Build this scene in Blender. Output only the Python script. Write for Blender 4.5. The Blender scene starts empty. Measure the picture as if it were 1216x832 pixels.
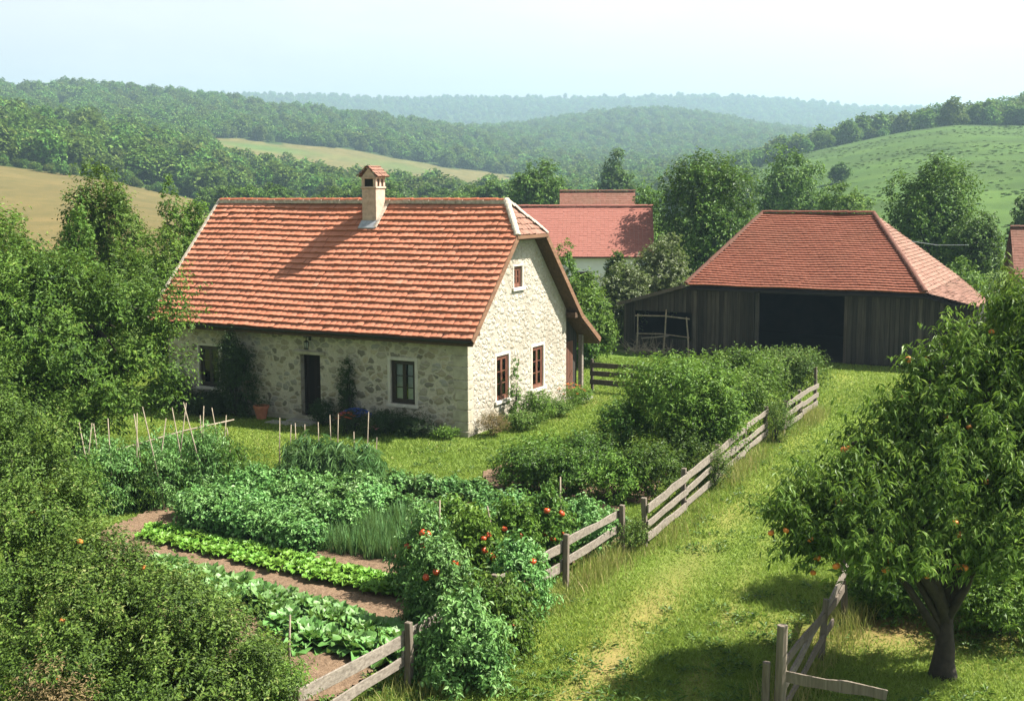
import bpy, bmesh, math
import numpy as np
from mathutils import Vector, Matrix

SC = bpy.context.scene
COL = SC.collection
PI = math.pi
R = math.radians

# ------------------------------------------------------------------ camera geometry (a real viewpoint 7.2 m above the garden)
F, HC, HY, ROLL = 1432.36, 7.2, 226.5, -0.0029
PIT = math.atan2(416 - HY, F)
CP, SP = math.cos(PIT), math.sin(PIT)
TH = R(27.507)                                  # the house, the barn and the fence share this bearing
AX = np.array([math.cos(TH), -math.sin(TH)])    # local x of the house in plan
AY = np.array([math.sin(TH), math.cos(TH)])     # local y of the house in plan
HOUSE = np.array([-1.287, 34.951])
BARN = np.array([13.95, 49.826])


def ray(u, v):
    du, dv = u - 608, v - 416
    cr, sr = math.cos(ROLL), math.sin(ROLL)
    du, dv = du * cr + dv * sr, -du * sr + dv * cr
    x, z = du / F, -dv / F
    return np.array([x, CP + z * SP, -SP + z * CP])


def gp(u, v, z=0.0):                            # the spot on level ground seen at a photo pixel
    d = ray(u, v)
    t = (z - HC) / d[2]
    return np.array([0, 0, HC]) + t * d


def at(u, v, D):                                # the point seen at a photo pixel at plan depth D
    d = ray(u, v)
    return np.array([0, 0, HC]) + d * (D / d[1])


def hw(x, y):                                   # house-local plan position to world
    return HOUSE + AX * x + AY * y


# ------------------------------------------------------------------ bookkeeping
def tag(o, label=None, cat=None, group=None, kind=None):
    if label: o['label'] = label
    if cat: o['category'] = cat
    if group: o['group'] = group
    if kind: o['kind'] = kind
    return o


def thing(name, loc, rz=0.0, label=None, cat=None, group=None):
    o = bpy.data.objects.new(name, None)
    COL.objects.link(o)
    o.location = (float(loc[0]), float(loc[1]), float(loc[2]) if len(loc) > 2 else 0.0)
    o.rotation_euler = (0, 0, rz)
    o.empty_display_size = 0.2
    return tag(o, label, cat, group)


def dup(root, loc=None, rz=None, scale=None, label=None, group=None):
    c = root.copy()
    COL.objects.link(c)
    if loc is not None: c.location = (float(loc[0]), float(loc[1]), float(loc[2]) if len(loc) > 2 else 0.0)
    if rz is not None: c.rotation_euler = (c.rotation_euler.x, c.rotation_euler.y, rz)
    if scale is not None: c.scale = scale if hasattr(scale, '__len__') else (scale,) * 3
    if label: c['label'] = label
    if group: c['group'] = group
    for ch in list(root.children):
        k = ch.copy()
        COL.objects.link(k)
        k.parent = c
        k.matrix_parent_inverse = ch.matrix_parent_inverse.copy()
        for g in list(ch.children):
            q = g.copy()
            COL.objects.link(q)
            q.parent = k
    return c


def link(name, me, mats, parent=None, loc=None):
    o = bpy.data.objects.new(name, me)
    COL.objects.link(o)
    for m in (mats if isinstance(mats, (list, tuple)) else [mats]):
        me.materials.append(m)
    if parent: o.parent = parent
    if loc is not None: o.location = loc
    return o


def raw_mesh(name, verts, faces, fattr=None, vcol=None, smooth=False, fmat=None):
    """verts (n,3) array, faces (m,k) array, all faces of the same size."""
    me = bpy.data.meshes.new(name)
    n, (m, k) = len(verts), faces.shape
    me.vertices.add(n)
    me.vertices.foreach_set('co', np.asarray(verts, np.float32).ravel())
    me.loops.add(m * k)
    me.loops.foreach_set('vertex_index', np.asarray(faces, np.int32).ravel())
    me.polygons.add(m)
    me.polygons.foreach_set('loop_start', np.arange(0, m * k, k, dtype=np.int32))
    me.polygons.foreach_set('use_smooth', np.full(m, bool(smooth)))
    if fmat is not None: me.polygons.foreach_set('material_index', np.asarray(fmat, np.int32))
    me.update(calc_edges=True)
    for nm, arr in (fattr or {}).items():
        a = me.attributes.new(nm, 'FLOAT', 'FACE')
        a.data.foreach_set('value', np.asarray(arr, np.float32))
    if vcol is not None:
        a = me.attributes.new('col', 'FLOAT_COLOR', 'POINT')
        a.data.foreach_set('color', np.concatenate([vcol, np.ones((n, 1))], 1).astype(np.float32).ravel())
    return me


class MB:
    """gathers boxes, bars, tubes and prisms of one part"""
    def __init__(s): s.v, s.f = [], []

    def add(s, vs, fs):
        o = len(s.v)
        s.v += [tuple(map(float, q)) for q in vs]
        s.f += [tuple(i + o for i in f) for f in fs]
        return s

    def box(s, x0, x1, y0, y1, z0, z1):
        return s.add([(x0, y0, z0), (x1, y0, z0), (x1, y1, z0), (x0, y1, z0), (x0, y0, z1), (x1, y0, z1), (x1, y1, z1), (x0, y1, z1)],
                     [(3, 2, 1, 0), (4, 5, 6, 7), (0, 1, 5, 4), (1, 2, 6, 5), (2, 3, 7, 6), (3, 0, 4, 7)])

    def bar(s, p, q, w, h, up=(0, 0, 1), taper=1.0, n=1, jit=0.0, rg=None):
        p, q, up = np.array(p, float), np.array(q, float), np.array(up, float)
        d = q - p; L = np.linalg.norm(d); d /= L
        x = np.cross(d, up)
        if np.linalg.norm(x) < 1e-4: x = np.cross(d, (1, 0, 0))
        x /= np.linalg.norm(x); z = np.cross(x, d)
        vs, fs = [], []
        for i in range(n + 1):
            t = i / n; k = 1 + (taper - 1) * t
            c = p + d * L * t
            if jit and rg is not None and 0 < i: c = c + (x * rg.normal() + z * rg.normal()) * jit; k *= 1 + rg.normal() * 0.06
            for a, b in ((-1, -1), (1, -1), (1, 1), (-1, 1)):
                vs.append(c + x * a * w / 2 * k + z * b * h / 2 * k)
        for i in range(n):
            o = 4 * i
            for j in range(4): fs.append((o + j, o + (j + 1) % 4, o + 4 + (j + 1) % 4, o + 4 + j))
        fs.append((3, 2, 1, 0)); o = 4 * n; fs.append((o, o + 1, o + 2, o + 3))
        return s.add(vs, fs)

    def tube(s, pts, rad, seg=8, cap=True):
        pts = [np.array(p, float) for p in pts]
        rad = rad if hasattr(rad, '__len__') else [rad] * len(pts)
        vs, fs = [], []
        ref = np.array((0.3, 0.9, 0.1))
        for i, p in enumerate(pts):
            d = pts[min(i + 1, len(pts) - 1)] - pts[max(i - 1, 0)]
            d /= (np.linalg.norm(d) + 1e-9)
            x = np.cross(d, ref); x /= (np.linalg.norm(x) + 1e-9); y = np.cross(d, x)
            for j in range(seg):
                a = 2 * PI * j / seg
                vs.append(p + (x * math.cos(a) + y * math.sin(a)) * rad[i])
        for i in range(len(pts) - 1):
            for j in range(seg):
                fs.append((i * seg + j, i * seg + (j + 1) % seg, (i + 1) * seg + (j + 1) % seg, (i + 1) * seg + j))
        if cap:
            fs.append(tuple(range(seg))[::-1]); o = (len(pts) - 1) * seg; fs.append(tuple(o + j for j in range(seg)))
        return s.add(vs, fs)

    def prism(s, poly, d):
        """poly: 3-D outline, extruded by vector d"""
        n = len(poly); poly = [np.array(p, float) for p in poly]; d = np.array(d, float)
        vs = poly + [p + d for p in poly]
        fs = [tuple(range(n))[::-1], tuple(range(n, 2 * n))] + [(i, (i + 1) % n, n + (i + 1) % n, n + i) for i in range(n)]
        return s.add(vs, fs)

    def lathe(s, prof, c=(0, 0, 0), seg=16):
        vs, fs = [], []
        for r, z in prof:
            for j in range(seg):
                a = 2 * PI * j / seg
                vs.append((c[0] + r * math.cos(a), c[1] + r * math.sin(a), c[2] + z))
        for i in range(len(prof) - 1):
            for j in range(seg):
                fs.append((i * seg + j, i * seg + (j + 1) % seg, (i + 1) * seg + (j + 1) % seg, (i + 1) * seg + j))
        return s.add(vs, fs)

    def build(s, name, mat, parent=None, smooth=False, bevel=0.0, seed=None):
        me = bpy.data.meshes.new(name)
        me.from_pydata(s.v, [], s.f)
        bm = bmesh.new(); bm.from_mesh(me)
        bmesh.ops.recalc_face_normals(bm, faces=bm.faces)
        if bevel: bmesh.ops.bevel(bm, geom=list(bm.edges), offset=bevel, segments=1, affect='EDGES', clamp_overlap=True)
        bm.to_mesh(me); bm.free()
        if smooth:
            me.polygons.foreach_set('use_smooth', np.ones(len(me.polygons), dtype=bool))
        return link(name, me, mat, parent)


# ------------------------------------------------------------------ materials
def mat(name):
    m = bpy.data.materials.new(name)
    m.use_nodes = True
    nt = m.node_tree
    b = nt.nodes['Principled BSDF']
    return m, nt, b, nt.nodes['Material Output']


def N(nt, t, **kw):
    n = nt.nodes.new(t)
    for k, v in kw.items():
        if hasattr(n, k): setattr(n, k, v)
        else: n.inputs[k].default_value = v
    return n


def ramp(nt, fac, stops, interp='LINEAR'):
    r = nt.nodes.new('ShaderNodeValToRGB')
    r.color_ramp.interpolation = interp
    e = r.color_ramp.elements
    while len(e) < len(stops): e.new(0.5)
    for i, (p, c) in enumerate(stops):
        e[i].position = p
        e[i].color = (*c, 1) if len(c) == 3 else c
    nt.links.new(fac, r.inputs['Fac'])
    return r.outputs['Color']


def mix(nt, f, a, b, mode='MIX'):
    m = nt.nodes.new('ShaderNodeMix'); m.data_type = 'RGBA'; m.blend_type = mode
    for s, v in ((m.inputs[0], f), (m.inputs[6], a), (m.inputs[7], b)):
        if isinstance(v, (int, float)): s.default_value = v
        elif isinstance(v, tuple): s.default_value = (*v, 1)
        else: nt.links.new(v, s)
    return m.outputs[2]


def mathn(nt, op, a, b=None, c=None):
    m = nt.nodes.new('ShaderNodeMath'); m.operation = op
    for i, v in enumerate((a, b, c)):
        if v is None: continue
        if isinstance(v, (int, float)): m.inputs[i].default_value = v
        else: nt.links.new(v, m.inputs[i])
    return m.outputs[0]


def coords(nt, scale=(1, 1, 1), out='Object'):
    tc = nt.nodes.new('ShaderNodeTexCoord')
    mp = nt.nodes.new('ShaderNodeMapping')
    mp.inputs['Scale'].default_value = scale
    nt.links.new(tc.outputs[out], mp.inputs['Vector'])
    return mp.outputs['Vector']


def noise(nt, vec, scale, detail=4, rough=0.55, out='Fac'):
    n = nt.nodes.new('ShaderNodeTexNoise')
    n.inputs['Scale'].default_value = scale; n.inputs['Detail'].default_value = detail; n.inputs['Roughness'].default_value = rough
    if vec is not None: nt.links.new(vec, n.inputs['Vector'])
    return n.outputs[out]


def bump(nt, h, bsdf, strength=0.5, dist=0.02):
    b = nt.nodes.new('ShaderNodeBump')
    b.inputs['Strength'].default_value = strength; b.inputs['Distance'].default_value = dist
    nt.links.new(h, b.inputs['Height']); nt.links.new(b.outputs['Normal'], bsdf.inputs['Normal'])


def leaf_mat(name, dark, light, trans=0.35, rough=0.45, spec=0.4, warm=None, var=0.25):
    m, nt, b, out = mat(name)
    a = N(nt, 'ShaderNodeAttribute', attribute_name='tint')
    stops = [(0.0, dark), (0.75, light)]
    if warm: stops.append((1.0, warm))
    c = ramp(nt, a.outputs['Fac'], stops)
    oi = nt.nodes.new('ShaderNodeObjectInfo')
    hs = nt.nodes.new('ShaderNodeHueSaturation')
    nt.links.new(c, hs.inputs['Color'])
    nt.links.new(mathn(nt, 'MULTIPLY_ADD', oi.outputs['Random'], var, 1 - var / 2), hs.inputs['Value'])
    nt.links.new(mathn(nt, 'MULTIPLY_ADD', oi.outputs['Random'], var * 0.08, 0.5 - var * 0.04), hs.inputs['Hue'])
    c = hs.outputs['Color']
    nt.links.new(c, b.inputs['Base Color'])
    b.inputs['Roughness'].default_value = rough
    b.inputs['Specular IOR Level'].default_value = spec
    t = nt.nodes.new('ShaderNodeBsdfTranslucent')
    tc = mix(nt, 0.5, c, (0.16, 0.24, 0.03))
    nt.links.new(tc, t.inputs['Color'])
    ms = nt.nodes.new('ShaderNodeMixShader'); ms.inputs[0].default_value = trans
    nt.links.new(b.outputs[0], ms.inputs[1]); nt.links.new(t.outputs[0], ms.inputs[2])
    nt.links.new(ms.outputs[0], out.inputs['Surface'])
    return m


def plain(name, color, rough=0.6, var=0.25, scale=6.0, metal=0.0, spec=0.4, bmp=0.0):
    m, nt, b, out = mat(name)
    v = coords(nt)
    n = noise(nt, v, scale, 5)
    c0 = tuple(x * (1 - var) for x in color); c1 = tuple(min(1, x * (1 + var)) for x in color)
    nt.links.new(ramp(nt, n, [(0.3, c0), (0.7, c1)]), b.inputs['Base Color'])
    b.inputs['Roughness'].default_value = rough; b.inputs['Metallic'].default_value = metal
    b.inputs['Specular IOR Level'].default_value = spec
    if bmp: bump(nt, noise(nt, v, scale * 6, 4), b, bmp, 0.01)
    return m


def wood_mat(name, c0, c1, axis='z', scale=1.0, plank=0.0, paxis='x', rough=0.85):
    """weathered timber with grain along an axis; plank > 0 draws board joints across paxis"""
    m, nt, b, out = mat(name)
    s = {'x': (2, 30, 30), 'y': (30, 2, 30), 'z': (30, 30, 2)}[axis]
    v = coords(nt, tuple(q * scale for q in s))
    g = noise(nt, v, 1.0, 6, 0.65)
    col = ramp(nt, g, [(0.28, c0), (0.72, c1)])
    big = noise(nt, coords(nt), 0.9, 3)
    col = mix(nt, mathn(nt, 'MULTIPLY', big, 0.5), col, tuple(x * 0.55 for x in c0))
    h = g
    if plank:
        sx = nt.nodes.new('ShaderNodeSeparateXYZ')
        nt.links.new(coords(nt), sx.inputs[0])
        p = mathn(nt, 'DIVIDE', sx.outputs[paxis.upper()], plank)
        fr = mathn(nt, 'FRACT', p)
        fl = mathn(nt, 'FLOOR', p)
        wn = nt.nodes.new('ShaderNodeTexWhiteNoise'); wn.noise_dimensions = '1D'
        nt.links.new(fl, wn.inputs['W'])
        tone = mathn(nt, 'MULTIPLY_ADD', wn.outputs['Value'], 0.9, 0.55)
        mm = nt.nodes.new('ShaderNodeVectorMath'); mm.operation = 'SCALE'
        nt.links.new(col, mm.inputs[0]); nt.links.new(tone, mm.inputs['Scale'])
        col = mm.outputs[0]
        gap = mathn(nt, 'GREATER_THAN', mathn(nt, 'ABSOLUTE', mathn(nt, 'SUBTRACT', fr, 0.5)), 0.46)
        col = mix(nt, gap, col, tuple(x * 0.2 for x in c0))
    nt.links.new(col, b.inputs['Base Color'])
    b.inputs['Roughness'].default_value = rough; b.inputs['Specular IOR Level'].default_value = 0.25
    bump(nt, h, b, 0.5, 0.01)
    return m


def tile_mat(name, stops, stain=(0.13, 0.085, 0.05), stain_amt=0.45, lichen=(0.42, 0.36, 0.26)):
    m, nt, b, out = mat(name)
    a = N(nt, 'ShaderNodeAttribute', attribute_name='tint')
    c = ramp(nt, a.outputs['Fac'], stops)
    v = coords(nt)
    n1 = noise(nt, v, 0.55, 5, 0.6)
    c = mix(nt, mathn(nt, 'MULTIPLY', ramp(nt, n1, [(0.45, (0, 0, 0)), (0.75, (1, 1, 1))]), stain_amt), c, stain)
    n2 = noise(nt, v, 9, 5, 0.7)
    c = mix(nt, ramp(nt, n2, [(0.64, (0, 0, 0)), (0.76, (0.4, 0.4, 0.4))]), c, lichen)
    n3 = noise(nt, v, 60, 3)
    c = mix(nt, 0.25, c, ramp(nt, n3, [(0.3, (0.25, 0.25, 0.25)), (0.7, (1, 1, 1))]), 'MULTIPLY')
    nt.links.new(c, b.inputs['Base Color'])
    b.inputs['Roughness'].default_value = 0.85; b.inputs['Specular IOR Level'].default_value = 0.25
    bump(nt, n3, b, 0.15, 0.003)
    return m


def stone_mat(name, stones, mortar, width, scale=(3.0, 3.0, 4.6), cover=None, cover_amt=(0.4, 0.6), bstr=0.9, specks=False):
    m, nt, b, out = mat(name)
    v = coords(nt)
    dn = noise(nt, v, 3.2, 3, 0.6, 'Color')
    vm = nt.nodes.new('ShaderNodeVectorMath'); vm.operation = 'MULTIPLY_ADD'
    nt.links.new(dn, vm.inputs[0]); vm.inputs[1].default_value = (0.34, 0.34, 0.22); nt.links.new(v, vm.inputs[2])
    mp = nt.nodes.new('ShaderNodeMapping'); mp.inputs['Scale'].default_value = scale
    nt.links.new(vm.outputs[0], mp.inputs['Vector'])
    e = nt.nodes.new('ShaderNodeTexVoronoi'); e.feature = 'DISTANCE_TO_EDGE'; e.inputs['Scale'].default_value = 1
    nt.links.new(mp.outputs[0], e.inputs['Vector'])
    c = nt.nodes.new('ShaderNodeTexVoronoi'); c.feature = 'F1'; c.inputs['Scale'].default_value = 1
    nt.links.new(mp.outputs[0], c.inputs['Vector'])
    sep = nt.nodes.new('ShaderNodeSeparateColor'); nt.links.new(c.outputs['Color'], sep.inputs[0])
    sc = ramp(nt, sep.outputs[0], stones)
    fine = noise(nt, v, 22, 5, 0.65)
    sc = mix(nt, 0.55, sc, ramp(nt, fine, [(0.25, (0.45, 0.43, 0.4)), (0.7, (1.1, 1.08, 1.0))]), 'MULTIPLY')
    wv = mathn(nt, 'MULTIPLY_ADD', noise(nt, v, 1.7, 3), width * 1.6, width * 0.2)
    rnd = mathn(nt, 'MAXIMUM', mathn(nt, 'MINIMUM', e.outputs['Distance'], mathn(nt, 'MULTIPLY_ADD', c.outputs['Distance'], -0.75, 0.50)), 0.0)
    rnd = mathn(nt, 'ADD', rnd, mathn(nt, 'MULTIPLY_ADD', fine, 0.16, -0.08))
    d = mathn(nt, 'SUBTRACT', rnd, wv)
    msk = ramp(nt, d, [(0.0, (0, 0, 0)), (0.05, (1, 1, 1))])
    mc = mix(nt, 0.6, mortar, ramp(nt, noise(nt, v, 14, 5), [(0.3, (0.6, 0.58, 0.54)), (0.7, (1.08, 1.05, 1.0))]), 'MULTIPLY')
    if cover:
        cn = noise(nt, v, 2.4, 6, 0.7)
        cm = ramp(nt, cn, [(cover_amt[0], (1, 1, 1)), (cover_amt[1], (0, 0, 0))])
        sc = mix(nt, cm, sc, cover)
    col = mix(nt, msk, mc, sc)
    if specks:
        sn = noise(nt, coords(nt, (1, 1, 1.4)), 8.5, 4, 0.6)
        col = mix(nt, ramp(nt, sn, [(0.60, (0, 0, 0)), (0.68, (0.85, 0.85, 0.85))]), col, (0.20, 0.16, 0.11))
    big = noise(nt, v, 0.6, 4)
    col = mix(nt, ramp(nt, big, [(0.45, (0, 0, 0)), (0.8, (0.45, 0.45, 0.45))]), col, (0.16, 0.13, 0.09))
    nt.links.new(col, b.inputs['Base Color'])
    b.inputs['Roughness'].default_value = 0.92; b.inputs['Specular IOR Level'].default_value = 0.2
    h = mathn(nt, 'ADD', mathn(nt, 'MULTIPLY', mathn(nt, 'MINIMUM', rnd, 0.25), 3.0), mathn(nt, 'MULTIPLY', fine, 0.45))
    bump(nt, h, b, bstr, 0.045)
    return m


M = {}
M['leaf_fruit'] = leaf_mat('peach leaf', (0.020, 0.050, 0.007), (0.145, 0.240, 0.036), 0.34, 0.48, 0.28, (0.23, 0.30, 0.08))
M['leaf_olive'] = leaf_mat('small leaf', (0.015, 0.040, 0.005), (0.118, 0.205, 0.032), 0.22, 0.55, 0.18, (0.22, 0.25, 0.08))
M['leaf_dark'] = leaf_mat('dark leaf', (0.012, 0.04, 0.005), (0.085, 0.175, 0.02), 0.24, 0.5, 0.2, (0.13, 0.2, 0.035))
M['leaf_bright'] = leaf_mat('bright leaf', (0.03, 0.08, 0.008), (0.135, 0.25, 0.03), 0.28, 0.5, 0.2, (0.19, 0.28, 0.05))
M['leaf_shade'] = leaf_mat('shaded wall leaf', (0.012, 0.030, 0.009), (0.035, 0.070, 0.016), 0.25, 0.55, 0.3)  # darkened leaf copy for front wall plants, wall shade put into the colour
M['leaf_blue'] = leaf_mat('potato leaf', (0.034, 0.105, 0.022), (0.165, 0.33, 0.085), 0.22, 0.5, 0.25, (0.25, 0.38, 0.16))
M['leaf_lettuce'] = leaf_mat('lettuce leaf', (0.075, 0.2, 0.02), (0.19, 0.38, 0.05), 0.34, 0.45, 0.3, (0.26, 0.42, 0.1))
M['leaf_cabbage'] = leaf_mat('cabbage leaf', (0.05, 0.135, 0.024), (0.135, 0.275, 0.07), 0.26, 0.45, 0.3, (0.28, 0.36, 0.2))
M['leaf_onion'] = leaf_mat('onion leaf', (0.055, 0.13, 0.042), (0.13, 0.245, 0.085), 0.22, 0.45, 0.25)
M['leaf_willow'] = leaf_mat('willow leaf', (0.060, 0.090, 0.030), (0.150, 0.190, 0.070), 0.35, 0.5, 0.4)
M['leaf_dry'] = leaf_mat('dry plant', (0.10, 0.075, 0.035), (0.30, 0.22, 0.11), 0.25, 0.7, 0.2)
M['leaf_far'] = leaf_mat('far wood leaf', (0.034, 0.082, 0.016), (0.125, 0.21, 0.036), 0.28, 0.65, 0.12, (0.16, 0.21, 0.045), var=0.7)
M['leaf_mid'] = leaf_mat('tree leaf', (0.018, 0.05, 0.006), (0.105, 0.195, 0.024), 0.24, 0.55, 0.18, (0.15, 0.21, 0.04))
M['grass'] = leaf_mat('grass blade', (0.092, 0.155, 0.021), (0.240, 0.320, 0.056), 0.4, 0.6, 0.2, (0.31, 0.30, 0.105))
M['weed'] = leaf_mat('tall grass', (0.12, 0.15, 0.03), (0.28, 0.27, 0.085), 0.38, 0.6, 0.25, (0.36, 0.27, 0.13))
M['tuft'] = leaf_mat('meadow tuft', (0.060, 0.115, 0.026), (0.100, 0.165, 0.042), 0.3, 0.7, 0.1, (0.13, 0.18, 0.05), var=0.5)
M['bark'] = plain('bark', (0.034, 0.026, 0.019), 0.9, 0.45, 9, bmp=0.8)
M['stem'] = plain('green stem', (0.10, 0.12, 0.04), 0.7, 0.3, 9)
M['stick'] = plain('stake wood', (0.25, 0.205, 0.15), 0.85, 0.35, 7, bmp=0.4)
M['tomato'] = plain('tomato', (0.52, 0.075, 0.02), 0.3, 0.35, 5, spec=0.5)
M['peach'] = plain('peach', (0.62, 0.20, 0.035), 0.5, 0.35, 9)
M['rail'] = wood_mat('weathered rail', (0.11, 0.090, 0.072), (0.34, 0.295, 0.245), 'y', 0.8)
M['post'] = wood_mat('weathered post', (0.085, 0.068, 0.052), (0.26, 0.215, 0.17), 'z', 0.8)
M['darkrail'] = wood_mat('dark rail', (0.05, 0.042, 0.032), (0.14, 0.115, 0.09), 'x', 0.8)
M['barn_board'] = wood_mat('barn boards', (0.020, 0.017, 0.014), (0.080, 0.070, 0.058), 'z', 0.5, 0.19, 'x')
M['barn_side'] = wood_mat('barn side boards', (0.024, 0.020, 0.016), (0.090, 0.078, 0.064), 'z', 0.5, 0.19, 'y')
M['timber'] = wood_mat('barn timber', (0.05, 0.043, 0.036), (0.15, 0.13, 0.11), 'z', 0.6)
M['soffit'] = wood_mat('soffit wood', (0.05, 0.03, 0.018), (0.14, 0.085, 0.05), 'y', 0.5)
M['fascia'] = wood_mat('barge board', (0.12, 0.062, 0.034), (0.28, 0.155, 0.09), 'y', 0.5)
M['brown_frame'] = plain('brown window paint', (0.135, 0.052, 0.030), 0.55, 0.3, 12)
M['dark_frame'] = plain('dark window paint', (0.028, 0.017, 0.012), 0.5, 0.3, 12)
M['door_dark'] = wood_mat('dark door', (0.008, 0.005, 0.004), (0.026, 0.015, 0.011), 'z', 0.6, 0.16, 'x')
M['door_red'] = wood_mat('red brown door', (0.06, 0.024, 0.014), (0.16, 0.07, 0.04), 'z', 0.6, 0.15, 'y')
M['plaster'] = plain('pale plaster', (0.52, 0.48, 0.41), 0.9, 0.14, 5, bmp=0.4)
M['whitewash'] = plain('whitewashed wall', (0.72, 0.74, 0.73), 0.9, 0.06, 2)
M['curtain'] = plain('curtain', (0.66, 0.66, 0.63), 0.9, 0.12, 8)
M['metal'] = plain('dark metal', (0.035, 0.034, 0.033), 0.45, 0.3, 10, 0.6)
M['zinc'] = plain('zinc flashing', (0.36, 0.37, 0.39), 0.5, 0.2, 8, 0.4)
M['terracotta'] = plain('terracotta', (0.36, 0.13, 0.07), 0.85, 0.2, 9)
M['step'] = plain('step stone', (0.30, 0.28, 0.24), 0.9, 0.2, 5, bmp=0.5)
M['quoin'] = plain('quoin stone', (0.37, 0.335, 0.25), 0.92, 0.28, 3.5, bmp=0.9)
M['mortar'] = plain('ridge mortar', (0.42, 0.36, 0.29), 0.95, 0.35, 10, bmp=0.8)
M['interior'] = plain('painted interior shade', (0.014, 0.012, 0.010), 0.95, 0.3, 2)  # near-black for inside surfaces, indoor shade put into the colour
M['chimney'] = plain('chimney render', (0.46, 0.33, 0.25), 0.92, 0.22, 7, bmp=0.9)
M['brick'] = plain('cottage brick', (0.33, 0.17, 0.11), 0.9, 0.25, 8)
M['petal_blue'] = leaf_mat('blue petal', (0.02, 0.05, 0.35), (0.06, 0.14, 0.62), 0.2)
M['petal_red'] = leaf_mat('red petal', (0.40, 0.03, 0.02), (0.65, 0.09, 0.03), 0.25)
M['petal_orange'] = leaf_mat('orange petal', (0.55, 0.12, 0.03), (0.75, 0.25, 0.06), 0.25)
M['petal_pink'] = leaf_mat('pink petal', (0.45, 0.10, 0.14), (0.65, 0.22, 0.25), 0.25)
M['roof_house'] = tile_mat('house tiles', [(0, (0.36, 0.115, 0.058)), (0.4, (0.485, 0.178, 0.102)), (0.7, (0.52, 0.21, 0.13)), (1, (0.57, 0.29, 0.20))], stain_amt=0.28)
M['roof_barn'] = tile_mat('barn tiles', [(0, (0.16, 0.054, 0.034)), (0.4, (0.235, 0.078, 0.047)), (0.8, (0.265, 0.096, 0.058)), (1, (0.29, 0.15, 0.10))], stain_amt=0.18)
M['roof_far'] = tile_mat('farm tiles', [(0, (0.255, 0.095, 0.072)), (0.5, (0.275, 0.105, 0.080)), (1, (0.29, 0.118, 0.090))], stain_amt=0.08, lichen=(0.36, 0.17, 0.13))
M['roof_old'] = tile_mat('old brown tiles', [(0, (0.13, 0.055, 0.038)), (0.5, (0.19, 0.080, 0.055)), (1, (0.25, 0.13, 0.095))], lichen=(0.3, 0.25, 0.19))
M['roof_sunlit'] = tile_mat('painted sunlit tiles', [(0, (0.18, 0.088, 0.060)), (0.5, (0.24, 0.125, 0.090)), (1, (0.29, 0.19, 0.145))], lichen=(0.34, 0.28, 0.22))  # paler tile copy, the sunlight on these slopes put into the colour
M['stone_front'] = stone_mat('rubble stone', [(0.1, (0.22, 0.20, 0.16)), (0.35, (0.42, 0.36, 0.26)), (0.55, (0.34, 0.325, 0.29)), (0.75, (0.52, 0.44, 0.32)), (0.95, (0.38, 0.365, 0.33))], (0.58, 0.53, 0.43), 0.062, (3.3, 3.3, 5.2), bstr=1.0)
M['stone_gable'] = stone_mat('lime washed stone', [(0, (0.24, 0.20, 0.14)), (0.5, (0.38, 0.33, 0.25)), (1, (0.44, 0.40, 0.32))], (0.42, 0.385, 0.325), 0.17, (4.2, 4.2, 5.4), (0.42, 0.39, 0.33), (0.49, 0.58), 0.8, True)


def glass_mat():
    m, nt, b, out = mat('window glass')
    t = nt.nodes.new('ShaderNodeBsdfTransparent'); t.inputs[0].default_value = (0.86, 0.9, 0.9, 1)
    g = nt.nodes.new('ShaderNodeBsdfGlossy'); g.inputs['Roughness'].default_value = 0.03
    fr = nt.nodes.new('ShaderNodeFresnel'); fr.inputs[0].default_value = 1.5
    ms = nt.nodes.new('ShaderNodeMixShader')
    nt.links.new(fr.outputs[0], ms.inputs[0]); nt.links.new(t.outputs[0], ms.inputs[1]); nt.links.new(g.outputs[0], ms.inputs[2])
    nt.links.new(ms.outputs[0], out.inputs['Surface'])
    return m


M['glass'] = glass_mat()


def ground_mat():
    m, nt, b, out = mat('meadow ground')
    a = N(nt, 'ShaderNodeAttribute', attribute_name='col')
    v = coords(nt)
    n1 = noise(nt, v, 0.35, 6, 0.6)
    n2 = noise(nt, v, 3.5, 6, 0.7)
    n3 = noise(nt, v, 25, 4, 0.7)
    n4 = noise(nt, v, 0.045, 5, 0.6)
    n5 = noise(nt, coords(nt, (1, 0.5, 1)), 0.13, 6, 0.72)
    c = mix(nt, 0.45, a.outputs['Color'], ramp(nt, n1, [(0.3, (0.72, 0.74, 0.6)), (0.7, (1.18, 1.12, 1.0))]), 'MULTIPLY')
    c = mix(nt, 0.55, c, ramp(nt, n2, [(0.3, (0.65, 0.70, 0.6)), (0.7, (1.2, 1.15, 1.05))]), 'MULTIPLY')
    c = mix(nt, 0.55, c, ramp(nt, n3, [(0.3, (0.5, 0.52, 0.45)), (0.7, (1.25, 1.2, 1.1))]), 'MULTIPLY')
    c = mix(nt, 0.5, c, ramp(nt, n4, [(0.35, (0.80, 0.86, 0.75)), (0.65, (1.12, 1.06, 1.0))]), 'MULTIPLY')
    c = mix(nt, 0.6, c, ramp(nt, n5, [(0.36, (0.62, 0.72, 0.6)), (0.64, (1.25, 1.15, 1.1))]), 'MULTIPLY')
    nt.links.new(c, b.inputs['Base Color'])
    b.inputs['Roughness'].default_value = 0.95; b.inputs['Specular IOR Level'].default_value = 0.1
    bump(nt, n3, b, 0.5, 0.04)
    return m


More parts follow.
